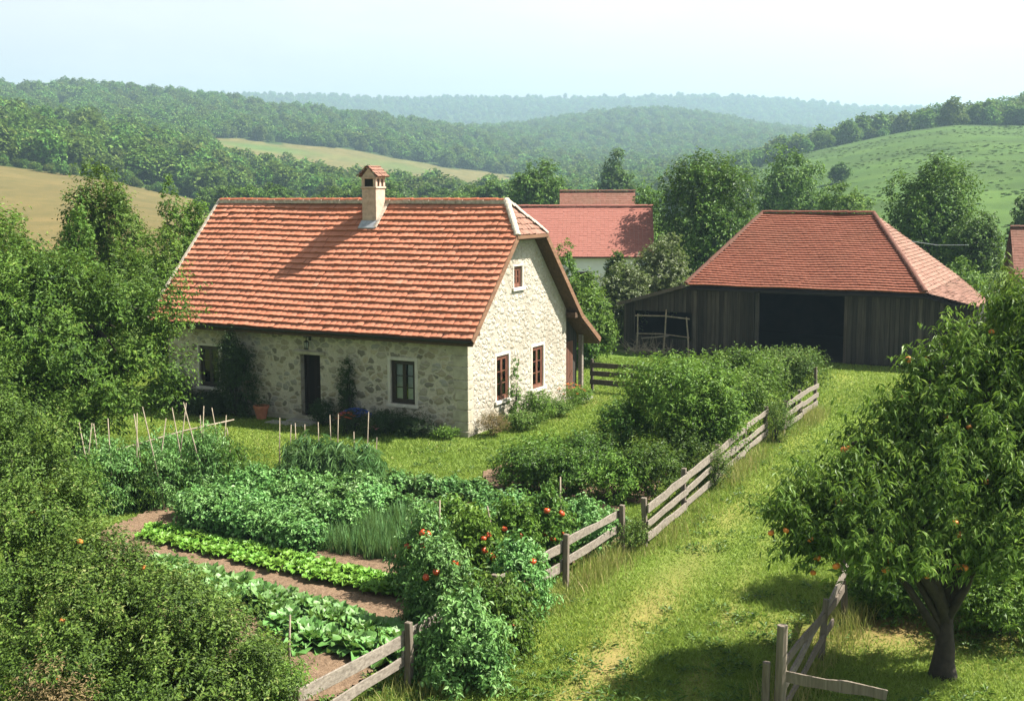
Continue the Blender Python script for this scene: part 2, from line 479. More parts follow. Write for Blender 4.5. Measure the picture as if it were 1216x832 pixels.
def soil_mat():
    m, nt, b, out = mat('garden soil')
    v = coords(nt)
    n1 = noise(nt, v, 1.3, 5, 0.6); n2 = noise(nt, v, 14, 6, 0.7)
    c = ramp(nt, n2, [(0.25, (0.085, 0.056, 0.036)), (0.55, (0.185, 0.127, 0.083)), (0.8, (0.27, 0.195, 0.135))])
    c = mix(nt, 0.4, c, ramp(nt, n1, [(0.3, (0.7, 0.66, 0.6)), (0.7, (1.15, 1.1, 1.05))]), 'MULTIPLY')
    nt.links.new(c, b.inputs['Base Color'])
    b.inputs['Roughness'].default_value = 0.95; b.inputs['Specular IOR Level'].default_value = 0.1
    bump(nt, n2, b, 0.9, 0.05)
    return m


M['ground'] = ground_mat()
M['soil'] = soil_mat()

# ------------------------------------------------------------------ foliage
def unit(a):
    return a / (np.linalg.norm(a, axis=1, keepdims=True) + 1e-9)


def leaves(P, D, Nn, L, W, fold=0.18, droop=0.15):
    """one folded, pointed leaf per row: base, left, tip, right"""
    n = len(P)
    D = unit(D); X = unit(np.cross(D, Nn)); Z = np.cross(X, D)
    L = np.broadcast_to(L, (n,))[:, None]; W = np.broadcast_to(W, (n,))[:, None]
    v = np.empty((n, 4, 3))
    v[:, 0] = P
    v[:, 1] = P + D * L * 0.45 - X * W / 2 + Z * W * fold
    v[:, 2] = P + D * L - Z * L * droop
    v[:, 3] = P + D * L * 0.45 + X * W / 2 + Z * W * fold
    f = np.arange(n)[:, None] * 4
    fa = np.concatenate([f + [0, 2, 1], f + [0, 3, 2]], 1).reshape(-1, 3)
    return v.reshape(-1, 3), fa


def leaf_obj(name, parts, tint, m, parent=None):
    vs, fs, o = [], [], 0
    for v, f in parts:
        vs.append(v); fs.append(f + o); o += len(v)
    v = np.concatenate(vs); f = np.concatenate(fs)
    me = raw_mesh(name, v, f, {'tint': np.repeat(np.concatenate(tint), 2)})
    return link(name, me, m, parent)


def crown_data(rg, lobes, shoots, per, slen, leaf, up=0.5, droop=0.35, clumps=40, pull=0.35, lump=0.22, shell=0.45, wratio=0.42, bend=0.25):
    """leaf shoots spread through the volume of some ellipsoid lobes, gathered into clumps"""
    c = np.array([l[0] for l in lobes], float); r = np.array([l[1] for l in lobes], float)
    vol = np.prod(r, 1) ** 0.8
    k = rg.choice(len(lobes), shoots, p=vol / vol.sum())
    d = unit(rg.normal(size=(shoots, 3)))
    waves = unit(rg.normal(size=(9, 3))); ph = rg.uniform(0, 6.28, 9); fr = rg.uniform(2.5, 7, 9)
    lumpf = 1 + lump * np.sum(np.sin(d @ waves.T * fr + ph + k[:, None]), 1) / 2.2
    rad = (shell + (1 - shell) * rg.uniform(0, 1, shoots) ** 0.5) * lumpf
    P = c[k] + d * r[k] * rad[:, None]
    cc = P[rg.choice(shoots, clumps, replace=False)]
    dist = ((P[:, None, :] - cc[None]) ** 2).sum(2)
    near = dist.argmin(1)
    P = P + (cc[near] - P) * (pull * rg.uniform(0.2, 1.0, shoots))[:, None]
    ctint = rg.uniform(-0.2, 0.2, clumps)
    P[:, 2] = np.maximum(P[:, 2], 0.02)
    sd = unit(d * 0.8 + np.array([0, 0, up]) + rg.normal(size=(shoots, 3)) * 0.35)
    sl = slen * rg.uniform(0.5, 1.3, shoots)
    n = shoots * per
    i = np.repeat(np.arange(shoots), per)
    t = np.tile((np.arange(per) + 0.5) / per, shoots) + rg.normal(size=n) * 0.04
    lp = P[i] + sd[i] * (sl[i] * t)[:, None]
    lp[:, 2] -= bend * sl[i] * t ** 2
    side = unit(np.cross(sd[i], rg.normal(size=(n, 3))))
    ld = unit(sd[i] * 0.35 + side * 0.9 + np.array([0, 0, -droop]) + rg.normal(size=(n, 3)) * 0.2)
    nn = unit(np.array([0.25, 0, 1.0]) + d[i] * 0.4 + rg.normal(size=(n, 3)) * 0.42)
    L = leaf * rg.uniform(0.45, 1.4, n)
    lp[:, 2] = np.maximum(lp[:, 2], 0.03)
    tint = np.clip(rg.normal(0.45, 0.22, n) + ctint[near[i]] + 0.15 * (t - 0.5), 0, 1)
    return leaves(lp, ld, nn, L, L * wratio), tint


def trunk_mesh(rg, h, r0, lobes, limbs=7, lean=(0, 0), fork=0.4, twigs=2):
    mb = MB()
    top = np.array([lean[0], lean[1], h])
    pts = [np.array([0, 0, -0.15])]
    for i in range(1, 6):
        t = i / 5
        pts.append(np.array([lean[0] * t + rg.normal() * 0.03 * h * 0.3, lean[1] * t + rg.normal() * 0.03 * h * 0.3, h * t]))
    mb.tube(pts, [r0 * (1.35 if i == 0 else 1.0 - 0.55 * i / 5) for i in range(6)], 9)
    for j in range(limbs):
        l = lobes[j % len(lobes)]
        t0 = rg.uniform(fork, 1.0)
        i0 = t0 * 5; a = int(min(4, i0)); p0 = pts[a] + (pts[a + 1] - pts[a]) * (i0 - a)
        d = unit(rg.normal(size=(1, 3)))[0]; d[2] = abs(d[2]) * 0.7
        e = np.array(l[0]) + d * np.array(l[1]) * 0.75
        q = [p0 + (e - p0) * s + np.array([0, 0, 0.18 * math.sin(s * PI)]) * np.linalg.norm(e - p0) + rg.normal(size=3) * 0.04 for s in (0, 0.3, 0.6, 1)]
        q[0] = p0
        rr = r0 * rg.uniform(0.3, 0.5) * (1.1 if j < 4 else .8)
        mb.tube(q, [rr, rr * 0.75, rr * 0.5, rr * 0.15], 6)
        for w in range(twigs):
            s = rg.uniform(0.4, 0.9); b0 = q[1] + (q[3] - q[1]) * s
            e2 = b0 + unit(rg.normal(size=(1, 3)))[0] * np.array([1, 1, 0.8]) * np.mean(l[1]) * 0.45
            mb.tube([b0, (b0 + e2) / 2 + np.array([0, 0, 0.05]), e2], [rr * 0.4, rr * 0.25, rr * 0.06], 5)
    return mb


def tree(name, loc, lobes, m, label, cat='tree', group=None, seed=1, th=2.0, r0=0.12, shoots=2000, per=10, slen=0.5, leaf=0.09, lean=(0, 0), limbs=7, rz=0.0, crown='crown', **kw):
    rg = np.random.default_rng(seed)
    t = thing(name, loc, rz, label, cat, group)
    trunk_mesh(rg, th, r0, lobes, limbs, lean).build('trunk', M['bark'], t, smooth=True)
    (v, f), ti = crown_data(rg, lobes, shoots, per, slen, leaf, **kw)
    leaf_obj(crown, [(v, f)], [ti], m, t)
    return t


def fruit_mesh(name, r, seed=0, flat=0.9):
    mb = MB()
    prof = [(0.02 * r, -0.82 * r * flat), (0.5 * r, -0.8 * r * flat), (0.85 * r, -0.5 * r * flat), (r, 0), (0.9 * r, 0.45 * r * flat), (0.55 * r, 0.75 * r * flat), (0.15 * r, 0.66 * r * flat), (0.0, 0.6 * r * flat)]
    mb.lathe(prof, seg=12)
    me = bpy.data.meshes.new(name); me.from_pydata(mb.v, [], mb.f)
    me.polygons.foreach_set('use_smooth', np.ones(len(me.polygons), dtype=bool))
    return me


FRUIT = {}


def fruits(parent, pts, r, m, name, seed=0):
    key = (name, r)
    if key not in FRUIT:
        FRUIT[key] = fruit_mesh(name, r); FRUIT[key].materials.append(m)
    rg = np.random.default_rng(seed)
    for p in pts:
        o = bpy.data.objects.new(name, FRUIT[key]); COL.objects.link(o); o.parent = parent
        o.location = tuple(map(float, p)); o.rotation_euler = (rg.normal() * 0.4, rg.normal() * 0.4, rg.uniform(0, 6)); o.scale = (rg.uniform(0.85, 1.15),) * 3


# ------------------------------------------------------------------ terrain: one sheet from the garden to the far ridges
U_COLS = {
    0: [(150, 275), (320, 197), (450, 142), (600, 146), (800, 130), (1000, 112), (1300, 140)],
    130: [(150, 277), (320, 212), (450, 160), (600, 160), (800, 135), (1000, 106), (1300, 140)],
    244: [(150, 280), (320, 238), (450, 196), (560, 185), (700, 152), (850, 135), (1000, 115), (1300, 140)],
    334: [(150, 285), (320, 248), (450, 217), (560, 200), (700, 163), (850, 145), (1000, 127), (1300, 150)],
    420: [(150, 285), (320, 252), (450, 230), (560, 217), (700, 179), (850, 158), (1000, 137), (1300, 150)],
    520: [(150, 288), (320, 256), (450, 238), (560, 224), (700, 197), (850, 174), (1000, 156), (1300, 157)],
    605: [(150, 290), (320, 258), (450, 242), (560, 230), (700, 210), (850, 192), (1000, 176), (1300, 160), (1500, 158), (1800, 166)],
    700: [(150, 290), (320, 258), (450, 242), (700, 214), (1000, 192), (1300, 157), (1500, 141), (1800, 160)],
    775: [(150, 290), (320, 256), (450, 242), (700, 214), (1000, 192), (1300, 157), (1500, 135), (1800, 160)],
    850: [(150, 285), (320, 250), (450, 234), (600, 222), (1000, 188), (1300, 160), (1500, 145), (1800, 165)],
    880: [(150, 282), (250, 250), (350, 220), (420, 205), (520, 212), (800, 205), (1000, 187), (1300, 163), (1500, 155), (1800, 165)],
    930: [(150, 275), (250, 235), (350, 200), (420, 187), (520, 198), (800, 200), (1000, 185), (1300, 167), (1500, 163), (1800, 167)],
    1000: [(150, 272), (250, 222), (350, 186), (420, 174), (500, 180), (800, 192), (1300, 170), (1800, 165)],
    1060: [(150, 272), (250, 210), (350, 174), (420, 162), (500, 164), (800, 185), (1300, 170), (1800, 165)],
    1125: [(150, 275), (250, 205), (350, 168), (420, 154), (480, 151), (560, 158), (800, 180), (1300, 168), (1800, 165)],
    1216: [(150, 275), (250, 200), (350, 172), (430, 160), (520, 142), (620, 130), (720, 138), (1000, 150), (1800, 165)],
}
FAR = ([0, 350, 400, 480, 570, 700, 760, 800, 880, 950, 1010, 1085, 1216], [121, 117, 118, 122, 119, 121, 121, 119, 121, 128, 136, 139, 141])
RG = np.concatenate([np.array([0.0, 60]), np.geomspace(62, 3600, 230)])
UG = np.linspace(-220, 1440, 167)


def _terrain_table():
    keys = sorted(U_COLS)
    cols = []
    for k in keys:
        sink = np.interp(k, [0, 334, 520, 980, 1060, 1216], [9, 9, 4, 4, 8, 12])
        pts = [(p[0], p[1] + (sink if p[0] >= 450 and (k < 600 or k > 980) and p[1] < 175 else 0)) for p in U_COLS[k]] + [(2000, 170), (2600, float(np.interp(k, *FAR))), (3600, 205)]
        rr = [0, 60, 105] + [p[0] for p in pts]
        zz = [0, 0, 0.5] + [HC + p[0] * (HY - p[1]) / F for p in pts]
        zz[3] = max(zz[3], 0.9)
        cols.append(np.interp(RG, rr, zz))
    cols = np.array(cols)
    tab = np.array([np.interp(UG, keys, cols[:, j]) for j in range(len(RG))]).T
    far = np.interp(UG, *FAR)
    w = np.exp(-np.linspace(-2, 2, 9) ** 2); w /= w.sum()
    tab = np.apply_along_axis(lambda a: np.convolve(np.pad(a, 4, 'edge'), w, 'valid'), 0, tab)
    w2 = np.exp(-np.linspace(-1.6, 1.6, 7) ** 2); w2 /= w2.sum()
    tab = np.apply_along_axis(lambda a: np.convolve(np.pad(a, 3, 'edge'), w2, 'valid'), 1, tab)
    # fine outline of the far ridge, unsmoothed
    j = RG > 2200
    for i, u in enumerate(UG):
        ridge = HC + 2600 * (HY - far[i]) / F
        tab[i, j] = np.minimum(tab[i, j], ridge)
        jj = np.abs(RG - 2600).argmin(); tab[i, jj] = ridge
    tab[:, RG <= 60] = 0
    return tab


TAB = _terrain_table()


def az_to_u(az):
    return 608 + F * np.tan(np.clip(az, -1.2, 1.2)) * 0.992


def H(x, y):
    x, y = np.asarray(x, float), np.asarray(y, float)
    r = np.hypot(x, y)
    az = np.arctan2(x, np.maximum(y, 1e-6))
    u = np.clip(az_to_u(az), UG[0], UG[-1])
    iu = np.clip((u - UG[0]) / (UG[1] - UG[0]), 0, len(UG) - 1.001); a = iu.astype(int); fu = iu - a
    ir = np.clip(np.interp(r, RG, np.arange(len(RG))), 0, len(RG) - 1.001); b = ir.astype(int); fr = ir - b
    z = (TAB[a, b] * (1 - fu) + TAB[a + 1, b] * fu) * (1 - fr) + (TAB[a, b + 1] * (1 - fu) + TAB[a + 1, b + 1] * fu) * fr
    return np.where(y > 0, z, 0.0)


def far_at(u, r):
    """spot on the terrain at azimuth u (photo column) and distance r"""
    az = math.atan((u - 608) / F / 0.992)
    x, y = r * math.sin(az), r * math.cos(az)
    return np.array([x, y, float(H(x, y))])


def in_poly(px, py, poly):
    poly = np.asarray(poly)[:, :2]
    c = np.zeros(px.shape, bool)
    j = len(poly) - 1
    for i in range(len(poly)):
        xi, yi = poly[i]; xj, yj = poly[j]
        c ^= ((yi > py) != (yj > py)) & (px < (xj - xi) * (py - yi) / (yj - yi + 1e-12) + xi)
        j = i
    return c


def seg_dist(px, py, pts):
    d = np.full(px.shape, 1e9)
    for a, b in zip(pts[:-1], pts[1:]):
        a, b = np.array(a[:2]), np.array(b[:2]); v = b - a
        t = np.clip(((px - a[0]) * v[0] + (py - a[1]) * v[1]) / (v @ v), 0, 1)
        d = np.minimum(d, np.hypot(px - a[0] - v[0] * t, py - a[1] - v[1] * t))
    return d


def wob(x, y, s, seed):
    rg = np.random.default_rng(seed); o = 0
    for _ in range(6):
        k = rg.normal(size=2) / s; o = o + np.sin(k[0] * x + k[1] * y + rg.uniform(0, 6.28))
    return o / 6


def field_masks(u, r):
    fl = (u < 250) & (r > 118) & (r < 318 - 0.0 * u)
    wig = 14 * np.sin(u / 31.0) + 8 * np.sin(u / 11.0)
    tip = np.clip((u - 252) / 40, 0, 1) ** 0.5
    fp = (u > 252) & (u < 615) & (r > 650 - 170 * tip) & (r < 655 + 50 * tip + wig * 0.3)
    mr = (u > 868 + wig * 0.4) & (r > 118) & (r < 424 + wig)
    return fl, fp, mr


TRACK1 = [gp(655, 860), gp(735, 770), gp(800, 690), gp(868, 612), gp(935, 540), gp(985, 480), gp(1005, 440)]
TRACK2 = [gp(800, 860), gp(850, 770), gp(880, 690), gp(930, 612), gp(975, 540), gp(1010, 480), gp(1020, 440)]


def build_ground():
    az = np.radians(np.concatenate([np.arange(-180, -31, 6.0), np.arange(-31, 31.001, 0.16), np.arange(37, 181, 6.0)]))
    rr = np.concatenate([[0.5], np.geomspace(3, 3600, 330)])
    A, Q = np.meshgrid(az, rr, indexing='ij')
    x, y = Q * np.sin(A), Q * np.cos(A)
    z = H(x, y)
    z = z + np.clip((Q - 200) / 400, 0, 1) * 0.9 * wob(x, y, 25, 5)
    u = az_to_u(A); u = np.where(np.abs(A) > 1.2, 9999, u)
    fl, fp, mr = field_masks(u, Q)
    n = wob(x, y, 3.0, 11)[..., None]; n2 = wob(x, y, 14.0, 12)[..., None]
    col = np.array([0.125, 0.180, 0.034]) * (1 + 0.28 * n + 0.2 * n2) + np.array([.03, .012, 0]) * np.clip(wob(x, y, 1.6, 31)[..., None] * 2, -.6, 1)
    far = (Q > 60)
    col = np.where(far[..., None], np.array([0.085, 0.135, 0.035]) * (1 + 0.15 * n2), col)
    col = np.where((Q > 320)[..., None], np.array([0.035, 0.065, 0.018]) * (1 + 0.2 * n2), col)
    n3 = wob(x, y, 60, 13)[..., None]
    col = np.where(fl[..., None], np.array([0.128, 0.106, 0.050]) * (1 + 0.10 * n2 + 0.07 * n3), col)
    col = np.where(fp[..., None], np.array([0.128, 0.116, 0.053]) * (1 + 0.12 * n3) + np.array([-0.055, 0.008, -0.015]) * np.clip(wob(x, y, 35, 14)[..., None] * 2, 0, 1), col)
    col = np.where(mr[..., None], np.array([0.052, 0.100, 0.024]) * (1 + 0.28 * n2 + 0.22 * n3 + 0.25 * n + 0.3 * wob(x * 0.35, y, 4.0, 15)[..., None]), col)
    # worn wheel tracks of the grass path, dry ground under the fruit trees and by the gable
    near = Q < 55
    dt = np.minimum(seg_dist(x, y, TRACK1) + 0.12, seg_dist(x, y, TRACK2) + 0.5)
    wear = np.clip(1.25 - dt / 0.7, 0, 1) * np.clip(0.75 + 0.9 * wob(x, y, 0.9, 21), 0, 1) * near
    wear = wear * np.interp(y, [17, 24, 30], [1, .75, .25])
    col = col + (np.array([0.25, 0.205, 0.095]) - col) * (wear * np.interp(y, [18, 22], [1.0, 0.8]))[..., None]
    dry = np.clip(1.25 - np.hypot((x - gp(1040, 745)[0]) / 2.6, (y - gp(1040, 745)[1]) / 1.3), 0, 1) + np.clip(1.2 - np.hypot(x - gp(1200, 770)[0], y - gp(1200, 770)[1]) / 1.4, 0, 1)
    g0 = hw(0.9, 3.5); g1 = hw(0.7, 8.0)
    dry = dry + 0.8 * np.clip(1 - seg_dist(x, y, [g0, g1]) / 0.8, 0, 1)
    dry = np.clip(dry, 0, 1) * np.clip(0.7 + 0.8 * wob(x, y, 0.6, 22), 0, 1)
    col = col + (np.array([0.25, 0.165, 0.095]) - col) * (dry * 0.9)[..., None]
    col = np.clip(col, 0.004, 1)
    na, nr = A.shape
    idx = np.arange(na * nr).reshape(na, nr)
    f = np.stack([idx[:-1, :-1], idx[:-1, 1:], idx[1:, 1:], idx[1:, :-1]], -1).reshape(-1, 4)[:, ::-1]
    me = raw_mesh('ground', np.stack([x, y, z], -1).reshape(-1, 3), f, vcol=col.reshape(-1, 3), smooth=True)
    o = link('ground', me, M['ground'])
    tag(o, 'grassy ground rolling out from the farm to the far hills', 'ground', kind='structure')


build_ground()

# ------------------------------------------------------------------ camera, sky, sun, air
cam = bpy.data.cameras.new('camera'); co = bpy.data.objects.new('camera', cam); COL.objects.link(co)
cam.sensor_width = 36; cam.lens = F / 1216 * 36; cam.clip_start = 0.1; cam.clip_end = 20000
co.location = (0, 0, HC)
co.rotation_euler = (Matrix.Rotation(PI / 2 - PIT, 3, 'X') @ Matrix.Rotation(ROLL, 3, 'Z')).to_euler()
SC.camera = co

SUN_AZ, SUN_EL = R(83), R(50)
w = bpy.data.worlds.new('World'); SC.world = w; w.use_nodes = True
nt = w.node_tree
sky = nt.nodes.new('ShaderNodeTexSky'); sky.sky_type = 'NISHITA'; sky.sun_disc = False
sky.sun_elevation = SUN_EL; sky.sun_rotation = SUN_AZ
sky.air_density = 1.0; sky.dust_density = 6.0; sky.ozone_density = 1.5; sky.altitude = 200
bg = nt.nodes['Background']; bg.inputs['Strength'].default_value = 0.105
hs_ = nt.nodes.new('ShaderNodeHueSaturation'); hs_.inputs['Saturation'].default_value = 0.08
nt.links.new(sky.outputs[0], hs_.inputs['Color'])
cl_ = noise(nt, coords(nt, (1.0, 1.0, 4.0), 'Generated'), 2.6, 6, 0.6)
cw_ = mix(nt, ramp(nt, cl_, [(0.50, (0, 0, 0)), (0.72, (0.07, 0.07, 0.07))]), hs_.outputs['Color'], (11.0, 11.0, 10.9))
sx_ = nt.nodes.new('ShaderNodeSeparateXYZ'); nt.links.new(coords(nt, (1, 1, 1), 'Generated'), sx_.inputs[0])
el_ = ramp(nt, sx_.outputs['Z'], [(0.0, (1.06, 0.98, 0.97)), (0.13, (1.0, 0.93, 0.93)), (0.42, (0.34, 0.35, 0.36)), (1.0, (0.28, 0.29, 0.30))])
nt.links.new(mix(nt, 1.0, cw_, el_, 'MULTIPLY'), bg.inputs['Color'])
sl = bpy.data.lights.new('sun', 'SUN'); so = bpy.data.objects.new('sun', sl); COL.objects.link(so)
sl.energy = 5.0; sl.angle = R(0.55); sl.color = (1.0, 0.94, 0.84)
sd = Vector((math.sin(SUN_AZ) * math.cos(SUN_EL), math.cos(SUN_AZ) * math.cos(SUN_EL), math.sin(SUN_EL)))
so.rotation_euler = sd.to_track_quat('Z', 'Y').to_euler()
so.location = (40, 10, 60)
SC.view_settings.view_transform = 'Standard'; SC.view_settings.look = 'None'
SC.view_settings.exposure = 1.76; SC.view_settings.gamma = 1; SC.view_settings.use_curve_mapping = False
SC.cycles.use_denoising = True
SC.cycles.max_bounces = 6; SC.cycles.diffuse_bounces = 3; SC.cycles.glossy_bounces = 2; SC.cycles.transmission_bounces = 4
SC.cycles.transparent_max_bounces = 6; SC.cycles.volume_bounces = 0

mb = MB().box(-3900, 3900, -3900, 3900, -1.2, 330)
m, nt, b, out = mat('haze air'); nt.nodes.remove(b)
pv = nt.nodes.new('ShaderNodeVolumePrincipled'); pv.inputs['Density'].default_value = 0.00033
pv.inputs['Color'].default_value = (0.50, 0.74, 0.90, 1); pv.inputs['Anisotropy'].default_value = 0.2
nt.links.new(pv.outputs[0], out.inputs['Volume'])
tag(mb.build('haze', m), 'thin blue summer haze over the valley', 'haze', kind='stuff')


# ------------------------------------------------------------------ roofs
def tiled(O, X, U, S, xl, xr, course, tw, lip=0.035, wave=0.02, sub=4, seed=0, stagger=False, jit=0.008, sag=None):
    """courses of separate tiles on a slope; xl(s), xr(s) bound each course"""
    rg = np.random.default_rng(seed)
    O, X, U = np.array(O, float), np.array(X, float), np.array(U, float)
    Nn = np.cross(X, U)
    K = int(math.ceil(S / course - 0.15))
    V, Fc, T = [], [], []
    o = 0
    t = np.linspace(0, 1, sub + 1)
    prof = wave * (np.sin(t * PI) ** 0.8 if wave else t * 0)
    for k in range(K):
        s0 = k * course; s1 = min(S, s0 + course + 0.02)
        a, b2 = min(xl(s0), xl(s1)), max(xr(s0), xr(s1))
        off = (k % 2) * tw / 2 if stagger else 0.0
        nt_ = int((b2 - a) / tw) + 2
        x0 = math.floor(a / tw) * tw - off + np.arange(nt_) * tw
        rowj = rg.normal() * jit * 0.6
        hj = rg.normal(size=nt_) * jit; sj = rg.normal(size=nt_) * jit * 0.8; tl = rg.normal(size=nt_) * jit * 0.6
        xs = x0[:, None] + t[None] * tw * 0.985
        xa = np.clip(xs, xl(s0), xr(s0)); xb = np.clip(xs, xl(s1), xr(s1))
        keep = (xa[:, -1] - xa[:, 0] > 1e-3) | (xb[:, -1] - xb[:, 0] > 1e-3)
        xa, xb, hj, sj, tl = xa[keep], xb[keep], hj[keep], sj[keep], tl[keep]
        n = len(xa)
        hf = lip + prof[None] + hj[:, None] + tl[:, None] * (t - 0.5) * 2
        sf = s0 + rowj + sj
        sg = (lambda xx, ss: 0.0) if sag is None else sag
        P = np.empty((n, 3, sub + 1, 3))
        P[:, 0] = O + xa[..., None] * X + sf[:, None, None] * U + (-0.01 + sg(xa, s0))[..., None] * Nn if sag is not None else O + xa[..., None] * X + sf[:, None, None] * U - 0.01 * Nn
        P[:, 1] = O + xa[..., None] * X + sf[:, None, None] * U + (hf + sg(xa, s0))[..., None] * Nn
        P[:, 2] = O + xb[..., None] * X + s1 * U + (0.004 + prof[None] * 0.7 + hj[:, None] * 0.3 + sg(xb, s1))[..., None] * Nn
        V.append(P.reshape(-1, 3))
        base = o + (np.arange(n) * 3 * (sub + 1))[:, None, None]
        r_, c_ = np.meshgrid(np.arange(2), np.arange(sub), indexing='ij')
        i0 = (r_ * (sub + 1) + c_)[None] + base
        Fc.append(np.stack([i0, i0 + 1, i0 + sub + 2, i0 + sub + 1], -1).reshape(-1, 4))
        tt = np.clip(rg.normal(0.5, 0.09, n) + rg.normal() * 0.035, 0, 1)
        T.append(np.repeat(tt, 2 * sub))
        o += n * 3 * (sub + 1)
    return np.concatenate(V), np.concatenate(Fc), np.concatenate(T)


def roof_obj(name, slopes, m, parent):
    vs, fs, ts, o = [], [], [], 0
    for v, f, t in slopes:
        vs.append(v); fs.append(f + o); ts.append(t); o += len(v)
    me = raw_mesh(name, np.concatenate(vs), np.concatenate(fs), {'tint': np.concatenate(ts)})
    return link(name, me, m, parent)


def ridge_caps(p, q, r, step, seed, lift=0.03):
    """half-round cap tiles laid end over end"""
    rg = np.random.default_rng(seed)
    p, q = np.array(p, float), np.array(q, float)
    L = np.linalg.norm(q - p); d = (q - p) / L
    side = np.cross(d, (0, 0, 1)); side /= np.linalg.norm(side); up = np.cross(side, d)
    mb = MB()
    n = max(1, int(L / step))
    for i in range(n):
        a = p + d * (i * L / n) + up * (lift + rg.normal() * 0.006); b = p + d * ((i + 1.12) * L / n) + up * (lift + 0.02 + rg.normal() * 0.006)
        b = a + (b - a) * min(1, (L + 0.05) / L)
        vs, fs = [], []
        rr = r * (1 + rg.normal() * 0.05)
        for c, k in ((a, 1.0), (b, 0.86)):
            for j in range(7):
                an = PI * j / 6
                vs.append(c + (side * math.cos(an) + up * math.sin(an) * 0.8 - up * 0.3) * rr * k)
        for j in range(6): fs.append((j, j + 1, 7 + j + 1, 7 + j))
        fs.append(tuple(range(7))[::-1]); fs.append(tuple(range(7, 14)))
        mb.add(vs, fs)
    return mb


def quad_deck(pts, th=0.07):
    mb = MB(); mb.prism(pts, (0, 0, -th)); return mb


# ------------------------------------------------------------------ the stone house (local x: along the front to the right, local y: into the depth)
hs = thing('stone_house', HOUSE, -TH, 'rubble stone farmhouse with orange tiled half-hipped roof and whitewashed gable', 'house')
SL = 3.91 / 3.85
EY, EZ, RY, RZ = -0.45, 2.95, 3.4, 6.86
XL, XR = -12.05, 0.42
HIPZ = 5.82; HIPY = EY + (HIPZ - EZ) / SL; RXE = -0.5
SLEN = math.hypot(RY - EY, RZ - EZ)
UV = np.array([0, RY - EY, RZ - EZ]) / SLEN
SH = (HIPZ - EZ) / (RZ - EZ) * SLEN


def xr_front(s):
    return XR if s <= SH else XR + (RXE - XR) * (s - SH) / (SLEN - SH)


def sagf(x, s):
    return 0.025 * np.sin(x * 0.9 + s * 0.4) * np.sin(x * 0.31 + 1.0) - 0.03 * np.sin(PI * np.clip((x - XL) / 12.5, 0, 1))


roof_parts = [tiled((0, EY, EZ), (1, 0, 0), UV, SLEN, lambda s: XL, xr_front, 0.245, 0.205, 0.064, 0.010, 4, 3, jit=0.007, sag=sagf)]
# back slope down to y=7.25, then a flatter kick over the lean-to
BY0, BZ0, BY1, BZ1 = 7.2, 3.0, 8.75, 2.0
UB = np.array([0, -(BY0 - RY), RZ - BZ0]); BL = np.linalg.norm(UB); UB /= BL
SHB = (HIPZ - BZ0) / (RZ - BZ0) * BL
roof_parts.append(tiled((0, BY0, BZ0), (-1, 0, 0), UB, BL, lambda s: -(XR if s <= SHB else XR + (RXE - XR) * (s - SHB) / (BL - SHB)), lambda s: -XL, 0.24, 0.205, 0.042, 0.022, 2, 4))
UK = np.array([0, BY0 - BY1, BZ0 - BZ1]); KL = np.linalg.norm(UK); UK /= KL
roof_parts.append(tiled((0, BY1, BZ1), (-1, 0, 0), UK, KL, lambda s: -XR, lambda s: 6.0, 0.24, 0.205, 0.042, 0.022, 2, 5))
rf = roof_obj('roof', roof_parts, M['roof_house'], hs)
# half-hip over the gable
UH = np.array([RXE - XR, 0, RZ - HIPZ]); HL = np.linalg.norm(UH); UH /= HL
HIPYB = BY0 - (HIPZ - BZ0) / (RZ - BZ0) * (BY0 - RY)
hy0, hy1 = HIPY, HIPYB
roof_obj('hip_tiles', [tiled((XR, 0, HIPZ), (0, 1, 0), UH, HL, lambda s: hy0 + (RY - hy0) * s / HL, lambda s: hy1 + (RY - hy1) * s / HL, 0.23, 0.2, 0.04, 0.02, 4, 6, jit=0.012)], M['roof_sunlit'], rf)
rc = ridge_caps((XL, RY, RZ + 0.02), (RXE, RY, RZ + 0.02), 0.12, 0.34, 7)
rc.build('ridge_caps', M['roof_house'], rf)
hc = ridge_caps((XR, hy0, HIPZ + 0.03), (RXE, RY, RZ + 0.03), 0.115, 0.26, 8)
hc.v += []
hc.build('hip_caps', M['mortar'], rf)
ridge_caps((XR, hy1, HIPZ + 0.03), (RXE, RY, RZ + 0.03), 0.115, 0.26, 9).build('hip_caps', M['mortar'], rf)
mb = MB()
for k in range(46):                                      # mortar fillet under the ridge
    a = XL + k * (RXE - XL) / 46
    mb.box(a, a + 0.24, RY - 0.15, RY + 0.15, RZ - 0.07, RZ + 0.045 + 0.012 * math.sin(k * 2.3))
mb.build('ridge_mortar', M['mortar'], rf)
mb = MB()                                                # pale mortared verge on the left end
for k in range(24):
    s0, s1 = SLEN * k / 24, SLEN * (k + 0.96) / 24
    p = np.array([XL - 0.03, EY, EZ]) + UV * s0 + np.array([0, 0, 0.05]); q = np.array([XL - 0.03, EY, EZ]) + UV * s1 + np.array([0, 0, 0.05])
    mb.bar(p, q, 0.10, 0.09)
mb.build('verge', M['mortar'], rf)
